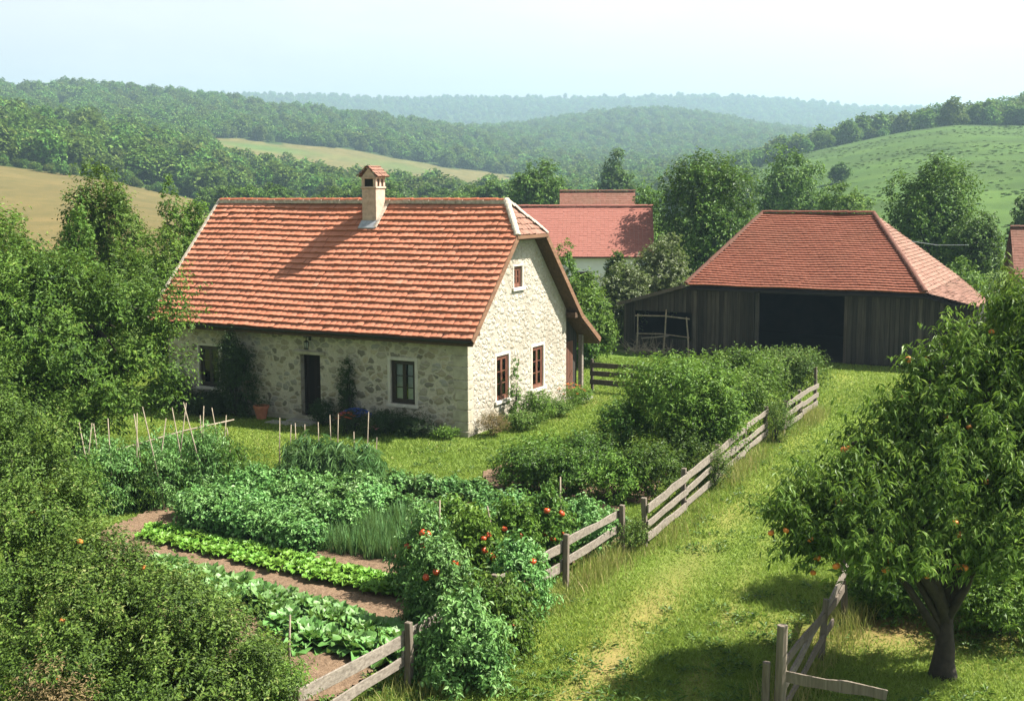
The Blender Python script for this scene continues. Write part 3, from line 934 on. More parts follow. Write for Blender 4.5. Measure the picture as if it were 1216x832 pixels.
# boarded underside
mb = MB()
dz = np.array([0, 0, -0.10])
mb.prism([np.array(p) + dz for p in [(XL + 0.02, EY + 0.03, EZ), (XR - 0.02, EY + 0.03, EZ), (XR - 0.02, HIPY, HIPZ), (RXE, RY, RZ), (XL + 0.02, RY, RZ)]], (0, 0, -0.10))
mb.prism([np.array(p) + dz for p in [(XL + 0.02, RY + 0.003, RZ), (RXE, RY + 0.003, RZ), (XR - 0.02, HIPYB, HIPZ), (XR - 0.02, BY0, BZ0), (XL + 0.02, BY0, BZ0)]], (0, 0, -0.10))
mb.prism([np.array(p) + dz for p in [(XR - 0.02, BY0 + 0.003, BZ0), (XR - 0.02, BY1 - 0.02, BZ1), (-6, BY1 - 0.02, BZ1), (-6, BY0 + 0.003, BZ0)]], (0, 0, -0.10))
mb.prism([np.array(p) + np.array([0.0, 0, -0.035]) for p in [(XR - 0.024, HIPY + 0.004, HIPZ), (XR - 0.024, HIPYB - 0.004, HIPZ), (RXE, RY, RZ)]], (0, 0, -0.09))
mb.build('roof_boarding', M['soffit'], hs)
# barge boards on the gable
mb = MB()
for p, q in (((XR + 0.005, EY - 0.02, EZ - 0.05), (XR + 0.005, HIPY, HIPZ - 0.06)), ((XR + 0.005, HIPYB, HIPZ - 0.06), (XR + 0.005, BY0, BZ0 - 0.05)), ((XR + 0.005, BY0, BZ0 - 0.05), (XR + 0.005, BY1 + 0.02, BZ1 - 0.05))):
    mb.bar(p, q, 0.035, 0.17)
mb.bar((XR + 0.03, HIPY - 0.05, HIPZ - 0.03), (XR + 0.03, HIPYB + 0.05, HIPZ - 0.03), 0.03, 0.10)
mb.build('barge_board', M['fascia'], hs)
mb = MB()                                                # purlin ends and the carved beam end at the back
mb.box(0.04, 0.38, 6.72, 6.9, 2.92, 3.1).build('beam_end', M['soffit'], hs)
MB().box(0.04, 0.36, -0.06, 0.08, 3.02, 3.16).build('beam_end', M['soffit'], hs)
# eaves board and gutter
mb = MB().box(XL + 0.05, XR - 0.03, EY + 0.05, EY + 0.08, EZ - 0.17, EZ - 0.03)
mb.build('eaves_board', M['soffit'], hs)
mb = MB()
for i in range(6):
    a0, a1 = PI + PI * i / 6, PI + PI * (i + 1) / 6
    c = (EY - 0.045, EZ - 0.045); r = 0.062
    mb.add([(XL, c[0] + r * math.cos(a0), c[1] + r * math.sin(a0)), (XR - 0.05, c[0] + r * math.cos(a0), c[1] + r * math.sin(a0)), (XR - 0.05, c[0] + r * math.cos(a1), c[1] + r * math.sin(a1)), (XL, c[0] + r * math.cos(a1), c[1] + r * math.sin(a1))], [(0, 1, 2, 3)])
mb.build('gutter', M['metal'], hs)

# walls: a hollow shell with real openings
WX0 = -11.6
OPEN = [  # x0,x1,z0,z1 on the front
    (-6.1, -5.33, 0.12, 2.12), (-2.72, -1.84, 0.82, 2.14), (-10.28, -9.42, 0.80, 2.16)]
GOPEN = [(1.74, 2.56, 0.80, 2.18), (4.2, 5.02, 0.80, 2.18), (2.92, 3.5, 4.2, 4.86)]


def shell():
    def prism_obj(nm, poly, x0, x1):
        mb = MB(); mb.prism([(x0, y, z) for y, z in poly], (x1 - x0, 0, 0)); return mb
    k = SL
    outer = MB().prism([(WX0, y, z) for y, z in [(0, -0.3), (6.8, -0.3), (6.8, 3.2), (4.02, 6.04), (2.76, 6.04), (0, 3.24)]], (-WX0, 0, 0))
    inner = MB().prism([(WX0 + 0.45, y, z) for y, z in [(0.42, -0.2), (6.38, -0.2), (6.38, 3.1), (3.9, 5.6), (2.9, 5.6), (0.42, 3.1)]], (-WX0 - 0.87, 0, 0))
    cut = [inner]
    for a, b2, c, d in OPEN: cut.append(MB().box(a, b2, -0.3, 0.6, c, d))
    for a, b2, c, d in GOPEN: cut.append(MB().box(-0.6, 0.3, a, b2, c, d))

    def temp(mb):
        me = bpy.data.meshes.new('t'); me.from_pydata(mb.v, [], mb.f)
        bm = bmesh.new(); bm.from_mesh(me); bmesh.ops.recalc_face_normals(bm, faces=bm.faces); bm.to_mesh(me); bm.free()
        o = bpy.data.objects.new('t', me); COL.objects.link(o); return o
    ob = temp(outer); tmp = []
    for c in cut:
        t = temp(c); tmp.append(t)
        md = ob.modifiers.new('b', 'BOOLEAN'); md.operation = 'DIFFERENCE'; md.object = t; md.solver = 'EXACT'
    dg = bpy.context.evaluated_depsgraph_get()
    me = bpy.data.meshes.new_from_object(ob.evaluated_get(dg))
    for t in tmp + [ob]: bpy.data.objects.remove(t)
    return me


me = shell(); me.name = 'wall'
wl = link('wall', me, [M['stone_front'], M['stone_gable'], M['interior']], hs)
for p in me.polygons:
    c, n = p.center, p.normal
    ins = (WX0 + 0.4 < c.x < -0.4 and 0.4 < c.y < 6.4)
    p.material_index = 2 if ins else (1 if (n.x > 0.5 or c.x > -0.3 and abs(n.y) < 0.9 or c.x > -0.3 and c.y > 0.3) else 0)
rg = np.random.default_rng(5)
mb = MB(); z = 0.02; k = 0
while z < 2.85:                                          # big dressed blocks up the front right corner
    h = rg.uniform(0.26, 0.46); wd = rg.uniform(0.42, 0.8) if k % 2 else rg.uniform(0.3, 0.5)
    mb.box(-wd, 0.004, -0.022, 0.30, z + 0.012, min(z + h, 2.9) - 0.012); z += h; k += 1
mb.build('corner_stones', M['quoin'], wl, bevel=0.014)
mb = MB().box(WX0, 0.03, -0.07, -0.003, -0.2, 0.16)
mb.build('plinth', M['quoin'], wl, bevel=0.01)


def window(parent, x0, x1, z0, z1, mf, side='front', bars=2, sill=True, curtains=True, surround=0.10, rev=0.12):
    """casement in an opening; built on the plane (a, depth, z), mapped to the front or the gable"""
    def P(a, d, z): return (a, d, z) if side == 'front' else (-d, a, z)

    def bx(mb, a0, a1, d0, d1, q0, q1):
        p, q = P(a0, d0, q0), P(a1, d1, q1)
        return mb.box(min(p[0], q[0]), max(p[0], q[0]), min(p[1], q[1]), max(p[1], q[1]), q0, q1)
    w_, h_ = x1 - x0, z1 - z0
    fr = MB(); t = 0.075; d0 = rev
    bx(fr, x0 + .002, x0 + t, d0, d0 + .08, z0 + .002, z1 - .002); bx(fr, x1 - t, x1 - .002, d0, d0 + .08, z0 + .002, z1 - .002)
    bx(fr, x0 + t, x1 - t, d0, d0 + .08, z1 - t, z1 - .002); bx(fr, x0 + t, x1 - t, d0, d0 + .08, z0 + .002, z0 + t)
    f = fr.build('window', mf, parent, bevel=0.006)
    mid = (x0 + x1) / 2
    sash = MB()
    for a0, a1 in ((x0 + t, mid - .003), (mid + .003, x1 - t)):
        s = 0.055
        bx(sash, a0, a0 + s, d0 + .012, d0 + .06, z0 + t, z1 - t); bx(sash, a1 - s, a1, d0 + .012, d0 + .06, z0 + t, z1 - t)
        bx(sash, a0 + s, a1 - s, d0 + .012, d0 + .06, z0 + t, z0 + t + s); bx(sash, a0 + s, a1 - s, d0 + .012, d0 + .06, z1 - t - s, z1 - t)
        for k in range(bars):
            zz = z0 + t + s + (z1 - z0 - 2 * t - 2 * s) * (k + 1) / (bars + 1)
            bx(sash, a0 + s, a1 - s, d0 + .022, d0 + .05, zz - .013, zz + .013)
    sash.build('sash', mf, f)
    pn = MB(); bx(pn, x0 + t + .05, x1 - t - .05, d0 + .034, d0 + .038, z0 + t + .05, z1 - t - .05); pn.build('pane', M['glass'], f)
    if curtains:
        cu = MB(); n = 16
        for a0, a1 in ((x0 + t + 0.02, mid - w_ * 0.07), (mid + w_ * 0.07, x1 - t - 0.02)):
            vs = []
            for i in range(n + 1):
                a = a0 + (a1 - a0) * i / n; dd = d0 + .13 + .018 * math.sin(i * 2.1)
                vs += [P(a, dd, z0 + .1), P(a, dd, z1 - .06)]
            cu.add(vs, [(2 * i, 2 * i + 2, 2 * i + 3, 2 * i + 1) for i in range(n)])
        cu.build('curtain', M['curtain'], f)
    if surround:
        sr = MB(); e = surround; o = 0.015
        bx(sr, x0 - e, x0 + .003, -o, .06, z0, z1 + e); bx(sr, x1 - .003, x1 + e, -o, .06, z0, z1 + e); bx(sr, x0 + .003, x1 - .003, -o, .06, z1 - .003, z1 + e)
        sr.build('surround', M['plaster'], f, bevel=0.008)
    if sill:
        si = MB(); bx(si, x0 - 0.13, x1 + 0.13, -.07, max(rev - .002, .028), z0 - .11, z0 + .0); si.build('sill', M['plaster'], f, bevel=0.012)
    return f


for i, o in enumerate(OPEN[1:]):
    window(hs, *o, M['dark_frame'], 'front', curtains=(i == 0), surround=0.10 if i == 0 else 0.07, rev=0.09)
for o in GOPEN[:2]:
    window(hs, *o, M['brown_frame'], 'gable', surround=0.09, rev=0.03)
window(hs, *GOPEN[2], M['brown_frame'], 'gable', bars=1, curtains=False, surround=0.06, rev=0.05)

# front door, lintel, step, lantern
x0, x1, z0, z1 = OPEN[0]
mb = MB(); mb.box(x0 + .002, x0 + .07, .2, .3, z0, z1 - .002); mb.box(x1 - .07, x1 - .002, .2, .3, z0, z1 - .002); mb.box(x0 + .07, x1 - .07, .2, .3, z1 - .07, z1 - .002)
mb.box(x0 + .072, x1 - .072, .235, .275, z0 + .01, z1 - .074)
for zz in (0.5, 1.75): mb.box(x0 + .1, x1 - .1, .218, .233, zz, zz + .1)
d = mb.build('front_door', M['door_dark'], hs)
MB().tube([(x1 - .16, .232, 1.08), (x1 - .16, .18, 1.08), (x1 - .25, .18, 1.08)], .012, 6).build('handle', M['metal'], d)
MB().box(x0 - .22, x1 + .22, -.09, .15, z1 + .002, z1 + .11).build('lintel', M['quoin'], d, bevel=0.012)
mb = MB().box(x0 - .25, x1 + .2, -.5, -.075, -.1, .07); mb.box(x0 - .75, x1 + .1, -.95, -.503, -.1, .03)
mb.build('doorstep', M['step'], hs, bevel=0.015)
lx, lz = (x0 + x1) / 2 + .02, 2.44
mb = MB().tube([(lx, -.003, lz + .22), (lx, -.1, lz + .27), (lx, -.2, lz + .22), (lx, -.2, lz + .14)], .014, 6)
mb.box(lx - .05, lx + .05, -.02, -.003, lz + .12, lz + .3)
mb.lathe([(.0, .17), (.06, .13), (.1, .1), (.085, .09)], (lx, -.2, lz), 6); mb.lathe([(.06, -.12), (.05, -.14), (.0, -.15)], (lx, -.2, lz), 6)
for j in range(6):
    a = 2 * PI * j / 6
    mb.bar((lx + .083 * math.cos(a), -.2 + .083 * math.sin(a), lz + .1), (lx + .058 * math.cos(a), -.2 + .058 * math.sin(a), lz - .12), .012, .012)
lan = mb.build('wall_lantern', M['metal'], hs)
MB().lathe([(.05, -.115), (.076, .088)], (lx, -.2, lz), 6).build('lantern_glass', M['glass'], lan)

# plank lean-to behind the gable with its red-brown door
mb = MB()
mb.prism([(-.18, 6.803, -.2), (-.18, 8.06, -.2), (-.18, 8.06, 2.28), (-.18, 7.2, 2.82), (-.18, 6.803, 3.06)], (-.08, 0, 0))
mb.box(-5.9, -.262, 7.98, 8.06, -.2, 2.3)
lt = mb.build('lean_to', M['barn_side'], hs)
MB().box(-.12, .02, 8.08, 8.22, -.2, 2.18).build('post', M['rail'], lt)
mb = MB().box(-.165, -.125, 6.86, 7.62, .1, 2.02)
dd = mb.build('back_door', M['door_red'], hs)
MB().bar((-.117, 6.9, .25), (-.117, 7.58, 1.0), .015, .07).build('door_brace', M['door_red'], dd)
MB().box(-.5, .55, 6.95, 7.9, -.1, .06).build('doorstep', M['step'], hs, bevel=0.015)

# chimney with its own little tiled roof
CX, CY = -5.22, 2.98
ch = MB()
s = .275
ch.box(CX - s, CX + s, CY - s, CY + s, 5.75, 7.28)
ch.box(CX - s - .03, CX + s + .03, CY - s - .03, CY + s + .03, 7.28, 7.35)
chim = ch.build('chimney', M['chimney'], hs, bevel=0.012)
mb = MB()
for sx in (-1, 1):
    for sy in (-1, 0, 1):
        mb.box(CX + sx * (s - .05) - .055, CX + sx * (s - .05) + .055, CY + sy * (s - .05) - .055, CY + sy * (s - .05) + .055, 7.352, 7.60)
mb.box(CX - s - .02, CX + s + .02, CY - s - .02, CY + s + .02, 7.602, 7.66)
mb.prism([(CX - s, CY - s, 7.662), (CX + s, CY - s, 7.662), (CX, CY - s, 7.96)], (0, .06, 0)); mb.prism([(CX - s, CY + s - .06, 7.662), (CX + s, CY + s - .06, 7.662), (CX, CY + s - .06, 7.96)], (0, .06, 0))
mb.build('vent_stage', M['chimney'], chim, bevel=0.008)
for sy in (0,):
    MB().box(CX - .24, CX + .24, CY - .24, CY + .24, 7.353, 7.595).build('flue', M['interior'], chim)
sl_ = []
hl = math.hypot(s + .12, .36); u1 = np.array([-(s + .12), 0, .36]) / hl
sl_.append(tiled((CX + s + .12, 0, 7.66), (0, 1, 0), u1, hl, lambda q: CY - s - .09, lambda q: CY + s + .09, .15, .14, .03, .016, 3, 31, jit=.008))
u2 = np.array([(s + .12), 0, .36]) / hl
sl_.append(tiled((CX - s - .12, 0, 7.66), (0, -1, 0), u2, hl, lambda q: -(CY + s + .09), lambda q: -(CY - s - .09), .15, .14, .03, .016, 3, 32, jit=.008))
cr_ = roof_obj('chimney_roof', sl_, M['roof_sunlit'], chim)
def skirt(x0, x1, y0, y1, m, name):
    mb = MB()
    zf = lambda y: EZ + (min(y, RY) - EY) * SL + .065
    mb.prism([(x0, y0, zf(y0)), (x1, y0, zf(y0)), (x1, y1, zf(y1)), (x0, y1, zf(y1))], (0, 0, .03))
    return mb.build(name, m, chim)
skirt(CX - s - .03, CX + s + .06, CY - s - .22, CY - s + .01, M['zinc'], 'flashing')
skirt(CX + s + .002, CX + s + .13, CY - s - .2, RY - .05, M['mortar'], 'flashing')

# ------------------------------------------------------------------ the barn (same bearing as the house)
br = thing('wooden_barn', BARN, -TH, 'dark weathered plank barn with red tiled hipped roof and wide open doorway', 'barn')
RXL, RXR, RYB, RZB, EZB = -5.0, 0.0, 4.6, 6.14, 3.16
EXL, EXR, EYB = -6.95, 3.1, -0.35
EZB2 = 3.10
Ub = np.array([0, RYB - EYB, RZB - EZB2]); LB = np.linalg.norm(Ub); Ub /= LB
wavy = lambda x, s: 0.035 * np.sin(x * 0.7 + s * 0.5) * np.sin(s * 0.9) + 0.015 * np.sin(x * 1.9 + 1.3 * s)
parts = [tiled((0, EYB, EZB2), (1, 0, 0), Ub, LB, lambda s: EXL + (RXL - EXL) * s / LB, lambda s: EXR + (RXR - EXR) * s / LB, 0.178, 0.18, 0.058, 0.005, 2, 41, stagger=True, jit=0.004, sag=wavy)]
YB2 = 2 * RYB - EYB
Ub2 = np.array([0, -(RYB - EYB), RZB - EZB2]) / LB
parts.append(tiled((0, YB2, EZB2), (-1, 0, 0), Ub2, LB, lambda s: -(EXR + (RXR - EXR) * s / LB), lambda s: -(EXL + (RXL - EXL) * s / LB), 0.33, 0.36, 0.03, 0.006, 1, 42))
Ul = np.array([RXL - EXL, 0, RZB - EZB2]); Ll = np.linalg.norm(Ul); Ul /= Ll
parts.append(tiled((EXL, 0, EZB2), (0, -1, 0), Ul, Ll, lambda s: -(YB2 + (RYB - YB2) * s / Ll), lambda s: -(EYB + (RYB - EYB) * s / Ll), 0.33, 0.36, 0.03, 0.006, 1, 43))
brf = roof_obj('roof', parts, M['roof_barn'], br)
Ur = np.array([RXR - EXR, 0, RZB - EZB2]); Lr = np.linalg.norm(Ur); Ur /= Lr
rp = [tiled((EXR, 0, EZB2), (0, 1, 0), Ur, Lr, lambda s: EYB + (RYB - EYB) * s / Lr, lambda s: YB2 + (RYB - YB2) * s / Lr, 0.178, 0.18, 0.045, 0.006, 2, 44, stagger=True, jit=0.006)]
Uk = np.array([EXR - 5.1, 0, EZB2 - 2.62]); Lk = np.linalg.norm(Uk); Uk /= Lk
rp.append(tiled((5.1, 0, 2.62), (0, 1, 0), Uk, Lk + .02, lambda s: EYB, lambda s: 2.8 + (YB2 - 2.8) * min(1, s / Lk), 0.165, 0.18, 0.03, 0.006, 2, 45, stagger=True, jit=0.012))
roof_obj('hip_tiles', rp, M['roof_sunlit'], brf)
ridge_caps((RXL, RYB, RZB + .03), (RXR, RYB, RZB + .03), .13, .36, 46).build('ridge_caps', M['roof_barn'], brf)
ridge_caps((EXR, EYB, EZB2 + .06), (RXR, RYB, RZB + .03), .12, .34, 47).build('hip_caps', M['roof_old'], brf)
ridge_caps((EXL, EYB, EZB2 + .06), (RXL, RYB, RZB + .03), .12, .34, 48).build('hip_caps', M['roof_old'], brf)
mb = MB(); dz = np.array([0, 0, -.17])
for poly in ([(EXL, EYB, EZB2), (EXR, EYB, EZB2), (RXR, RYB, RZB), (RXL, RYB, RZB)], [(EXR, YB2, EZB2), (EXL, YB2, EZB2), (RXL, RYB + .004, RZB), (RXR, RYB + .004, RZB)],
             [(EXL, YB2, EZB2), (EXL, EYB, EZB2), (RXL - .004, RYB, RZB)], [(EXR, EYB, EZB2), (EXR, YB2, EZB2), (RXR + .004, RYB, RZB)],
             [(EXR + .01, EYB, EZB2), (5.08, EYB + .01, 2.62), (5.08, 2.8, 2.62), (EXR + .01, YB2, EZB2)]):
    mb.prism([np.array(p) + dz for p in poly], (0, 0, -.07))
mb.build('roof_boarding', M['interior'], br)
# left shed roof
mb = MB()
n = 26
mb.prism([(-7.0, -.3, 3.02), (-10.15, -.3, 2.12), (-10.15, 5.5, 2.12), (-7.0, 5.5, 3.02)], (0, 0, -.06))
mb.build('shed_roof', M['darkrail'], br)
MB().bar((-7.0, -.32, 3.05), (-10.2, -.32, 2.13), .04, .15).build('barge_board', M['timber'], br)
# walls of planks
rg = np.random.default_rng(8)


def plank_wall(x0, x1, zt0, zt1, y, th=.03, gap=.01, zb=-.2, wmin=.15, wmax=.26):
    mb = MB(); x = x0
    while x < x1 - .03:
        w_ = min(rg.uniform(wmin, wmax), x1 - x)
        k = lambda q: zt0 + (zt1 - zt0) * (q - x0) / (x1 - x0)
        yy = y + rg.normal() * .006
        mb.prism([(x + gap / 2, yy, zb), (x + w_ - gap / 2, yy, zb), (x + w_ - gap / 2, yy, k(x + w_)), (x + gap / 2, yy, k(x))], (0, th, 0)); x += w_
    return mb


plank_wall(-6.55, -3.98, 3.05, 3.05, 0).build('front_wall', M['barn_board'], br)
plank_wall(-.03, 2.85, 3.05, 3.05, 0).build('front_wall', M['barn_board'], br)
plank_wall(-6.38, -3.95, 2.86, 2.86, -.085, zb=.08).build('sliding_door', M['barn_board'], br)
plank_wall(0.0, 2.72, 2.90, 2.90, -.085, zb=.08).build('sliding_door', M['barn_board'], br)
MB().box(-6.5, 2.8, -.10, -.05, 2.925, 3.01).build('door_track', M['timber'], br)
plank_wall(2.93, 5.0, 2.98, 2.56, .02).build('lean_to_wall', M['barn_board'], br)
for x in (-6.62, 2.89): MB().box(x - .07, x + .07, -.05, .09, -.2, 3.05).build('post', M['timber'], br)
for x in (-3.9, -.1): MB().box(x - .08, x + .08, .12, .28, -.2, 3.05).build('post', M['timber'], br)
MB().box(5.0, 5.1, -.02, .1, -.2, 2.5).build('post', M['timber'], br)
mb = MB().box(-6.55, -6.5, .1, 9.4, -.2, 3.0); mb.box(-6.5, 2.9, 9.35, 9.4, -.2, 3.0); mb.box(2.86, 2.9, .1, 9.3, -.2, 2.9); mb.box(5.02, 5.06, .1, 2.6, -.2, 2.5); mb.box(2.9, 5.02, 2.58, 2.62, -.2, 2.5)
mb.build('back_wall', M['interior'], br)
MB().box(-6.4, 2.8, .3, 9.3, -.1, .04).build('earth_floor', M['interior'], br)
# left shed wall with an opening
mb = plank_wall(-10.0, -9.45, 2.1, 2.26, 0); m2 = plank_wall(-6.78, -6.7, 3.0, 3.02, 0); mb.add(m2.v, m2.f)
m3 = plank_wall(-9.45, -6.78, 2.26, 3.0, 0, zb=1.84); mb.add(m3.v, m3.f)
m4 = plank_wall(-9.45, -6.78, .72, .62, .0, zb=-.2); mb.add(m4.v, m4.f)
mb.build('shed_wall', M['barn_board'], br)
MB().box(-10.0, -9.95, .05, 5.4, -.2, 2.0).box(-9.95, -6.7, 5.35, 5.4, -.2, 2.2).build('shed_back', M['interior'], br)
mb = MB()
for p, q in (((-2.9, -.02, 2.99), (-2.9, .1, 2.99)),): pass
tag(br)

# pole rack in front of the shed, with a pale plank and brushwood
rk = thing('pole_rack', BARN + AX * -8.0 + AY * -.55, -TH, 'rickety rack of thin grey poles standing against the barn side shed', 'rack')
for x, x2, h in ((-1.15, -1.12, 1.75), (.1, .22, 2.0), (1.3, 1.15, 1.7)):
    MB().tube([(x, 0, -.1), ((x + x2) / 2 + .02, .02, h / 2), (x2, .03, h)], [.045, .038, .028], 6).build('pole', M['stick'], rk)
MB().tube([(-1.25, .05, 1.66), (.1, .04, 1.7), (1.3, .05, 1.62)], .03, 6).build('cross_pole', M['stick'], rk)
MB().tube([(-1.2, .05, .85), (0, .06, .9), (1.3, .05, .8)], .025, 6).build('cross_pole', M['stick'], rk)
tag(MB().bar((-.9, .1, .66), (.35, -.05, .82), .26, .05, n=3, jit=.01, rg=rg).build('loose_plank', M['rail'], rk))
bw = thing('brushwood_pile', BARN + AX * -8.3 + AY * -.9, -TH, 'brown pile of dry brushwood under the pole rack', 'brushwood')
mb = MB()
for i in range(90):
    p = np.array([rg.uniform(-1.1, .9), rg.uniform(-.4, .3), rg.uniform(0, .25)]); d = rg.normal(size=3); d[2] = abs(d[2]) * .8; d /= np.linalg.norm(d)
    mb.tube([p, p + d * .35 + rg.normal(size=3) * .04, p + d * rg.uniform(.5, .85)], [.012, .009, .004], 4)
mb.build('twigs', M['stick'], bw).name = 'brushwood'

# ------------------------------------------------------------------ farm buildings behind
def farmhouse(name, loc, rz, L, W, he, hr, m_roof, m_wall, label, cat, seed, course=.18, tw=.25, overhang=.35, wins=(), chim_x=None):
    t = thing(name, loc, rz, label, cat)
    mb = MB().prism([(-L / 2, 0, -1), (-L / 2, W, -1), (-L / 2, W, he), (-L / 2, W / 2, hr - .12), (-L / 2, 0, he)], (L, 0, 0))
    mb.build('wall', m_wall, t)
    sl = (hr - he) / (W / 2); e = overhang; ez = he - sl * e + .05
    U = np.array([0, W / 2 + e, hr - ez + .03]); LL = np.linalg.norm(U); U /= LL
    a, b = -L / 2 - .3, L / 2 + .3
    p = [tiled((0, -e, ez), (1, 0, 0), U, LL, lambda s: a, lambda s: b, course, tw, .014, .004, 1, seed, jit=.003),
         tiled((0, W + e, ez), (-1, 0, 0), U * np.array([1, -1, 1]), LL, lambda s: -b, lambda s: -a, course, tw, .014, .004, 1, seed + 1, jit=.003)]
    r = roof_obj('roof', p, m_roof, t)
    ridge_caps((a, W / 2, hr + .05), (b, W / 2, hr + .05), .13, .4, seed + 2).build('ridge_caps', m_roof, r)
    for z0, z1, x0, x1 in wins:
        f = MB().box(x0, x1, -.03, -.004, z0, z1).build('window', M['dark_frame'], t)
        MB().box(x0 + .08, x1 - .08, -.04, -.031, z0 + .08, z1 - .08).build('pane', M['glass'], f)
    if e > 0: MB().box(a, b, -e + .02, -.004, ez - .09, ez - .05).build('eaves_board', M['soffit'], t)
    return t


farmhouse('white_farmhouse', (3.9, 70.4, 0), R(-4), 8.2, 7.2, 3.6, 6.2, M['roof_far'], M['whitewash'], 'whitewashed low farmhouse under a smooth salmon red roof behind the hedge', 'house', 51,
          wins=((1.5, 2.6, 1.6, 1.8), (1.3, 2.5, -.2, .55)))
farmhouse('old_farm_shed', (6.3, 88, 0), R(-2), 5.0, 5.4, 4.6, 7.1, M['roof_old'], M['plaster'], 'far farm shed with mottled brown roof showing over the salmon red roof', 'shed', 55, course=.22, tw=.22)
farmhouse('brick_cottage', (28.75, 60, 0), R(-16), 6.4, 5.0, 3.05, 5.2, M['roof_old'], M['brick'], 'small brick cottage with brown tiled roof at the right edge of the picture', 'house', 58, course=.2, tw=.2,
          wins=((1.35, 2.3, -2.75, -2.1),))

# ------------------------------------------------------------------ fences
def fence(name, pts, label, rails, post_h, m_rail, m_post, seed, group=None, post_w=.1, rail_h=.165, every=None, cap_tall=()):
    """posts at every point of pts, rails between them"""
    rg = np.random.default_rng(seed)
    pts = [np.array([p[0], p[1], 0.0]) for p in pts]
    t = thing(name, pts[0], 0, label, 'fence', group)
    o = pts[0]
    d0 = (pts[-1] - pts[0]); d0 /= np.linalg.norm(d0); sd = np.array([d0[1], -d0[0], 0])
    for i, p in enumerate(pts):
        h = post_h * rg.uniform(.95, 1.08) * (1.35 if i in cap_tall else 1)
        q = p - o
        MB().bar(q + (0, 0, -.3), q + np.array([rg.normal() * .03, rg.normal() * .03, h]), post_w, post_w * rg.uniform(.85, 1.1), up=d0, n=3, jit=.006, rg=rg).build('post', m_post, t, bevel=.008)
    for i in range(len(pts) - 1):
        for z in rails:
            a = pts[i] - o + sd * (post_w / 2 + .018) - d0 * .06; b = pts[i + 1] - o + sd * (post_w / 2 + .018) + d0 * .06
            a = a + (0, 0, z + rg.normal() * .025); b = b + (0, 0, z + rg.normal() * .025)
            MB().bar(a, b, .03, rail_h * rg.uniform(.85, 1.15), n=5, jit=.008, rg=rg).build('rail', m_rail, t, bevel=.004)
    return t


FA = lambda s: np.array(gp(752, 652))[:2]
P_g1 = gp(738, 655)[:2]; P_g2 = gp(766, 650)[:2]


def along(p, q, n): return [p + (q - p) * i / n for i in range(n + 1)]


lowend = gp(478, 822)[:2]; lowend = P_g1 + (lowend - P_g1) * 1.0
lowdir = (lowend - P_g1) / np.linalg.norm(lowend - P_g1)
fence('rail_fence', along(P_g1, P_g1 + lowdir * 10.2, 4), 'weathered plank fence in front of the tomato plants along the grass path', (.42, .78), .98, M['rail'], M['post'], 61, 'garden fence lengths along the grass path', cap_tall=())
P_u = gp(908, 522)[:2]
fence('rail_fence', along(P_g2, P_u, 4), 'weathered three rail fence beside the tall green hazel bushes', (.22, .52, .84), 1.02, M['rail'], M['post'], 62, 'garden fence lengths along the grass path')
fence('rail_fence', [gp(929, 516)[:2], gp(950, 500)[:2], gp(968, 488)[:2]], 'short far length of weathered fence with a tall end post beside the olive green bush', (.25, .55, .85), 1.0, M['rail'], M['post'], 63, 'garden fence lengths along the grass path', cap_tall=(2,))
q0 = gp(703, 464)[:2]; ddir = AX
fence('rail_fence', [q0, q0 + ddir * 2.6, q0 + ddir * 5.2], 'dark three rail fence on the lawn between the stone house and the barn', (.32, .66, .96), 1.1, M['darkrail'], M['darkrail'], 64)
# the broken fence at the lower right
r0 = gp(925, 852)[:2]; r1 = gp(1004, 738)[:2]
rt = thing('broken_fence', r0, 0, 'grey broken fence with leaning rails under the peach tree at lower right', 'fence')
rg = np.random.default_rng(65)
o3 = np.array([r0[0], r0[1], 0])
MB().tube([(0, 0, -.3), (.01, 0, .6), (.02, .02, 1.32)], [.085, .08, .072], 10).build('post', M['post'], rt, smooth=False)
s1 = np.append(gp(908, 850)[:2], 0) - o3
MB().tube([s1 + (0, 0, -.3), s1 + (0.01, 0, .78)], [.06, .055], 9).build('post', M['post'], rt)
e1 = np.append(r1, 0) - o3
MB().bar(e1 + (0, 0, -.3), e1 + (-.06, .05, 1.15), .1, .09, up=(1, 0, 0), n=3, jit=.01, rg=rg).build('post', M['post'], rt)
m1 = e1 * .55
MB().bar(m1 + (0, 0, -.3), m1 + (.08, .02, .98), .08, .08, up=(1, 0, 0), n=3, jit=.01, rg=rg).build('post', M['post'], rt)
MB().bar((.05, .02, .42), e1 + (.05, 0, .98), .035, .13, n=5, jit=.015, rg=rg).build('rail', M['rail'], rt)
MB().bar((.06, .05, .75), e1 * .9 + (.05, 0, .72), .035, .12, n=5, jit=.015, rg=rg).build('rail', M['post'], rt)
MB().bar((.06, .0, .14), e1 * .7 + (.08, 0, .45), .03, .11, n=5, jit=.015, rg=rg).build('rail', M['post'], rt)
f1 = np.append(gp(1052, 858)[:2], 0) - o3
MB().bar((.05, -.03, .62), f1 + (0, 0, .40), .035, .15, n=5, jit=.008, rg=rg).build('rail', M['post'], rt)

# ------------------------------------------------------------------ garden beds
BED = [gp(*p) for p in ((100, 655), (130, 628), (185, 602), (235, 590), (330, 572), (462, 562), (560, 575), (650, 590), (745, 602), (735, 640), (655, 688), (510, 765), (445, 800), (380, 840), (270, 840), (260, 790), (110, 700))]
BED2 = [gp(*p) for p in ((572, 563), (600, 548), (700, 535), (760, 545), (800, 560), (765, 600), (690, 592), (620, 588), (580, 578))]


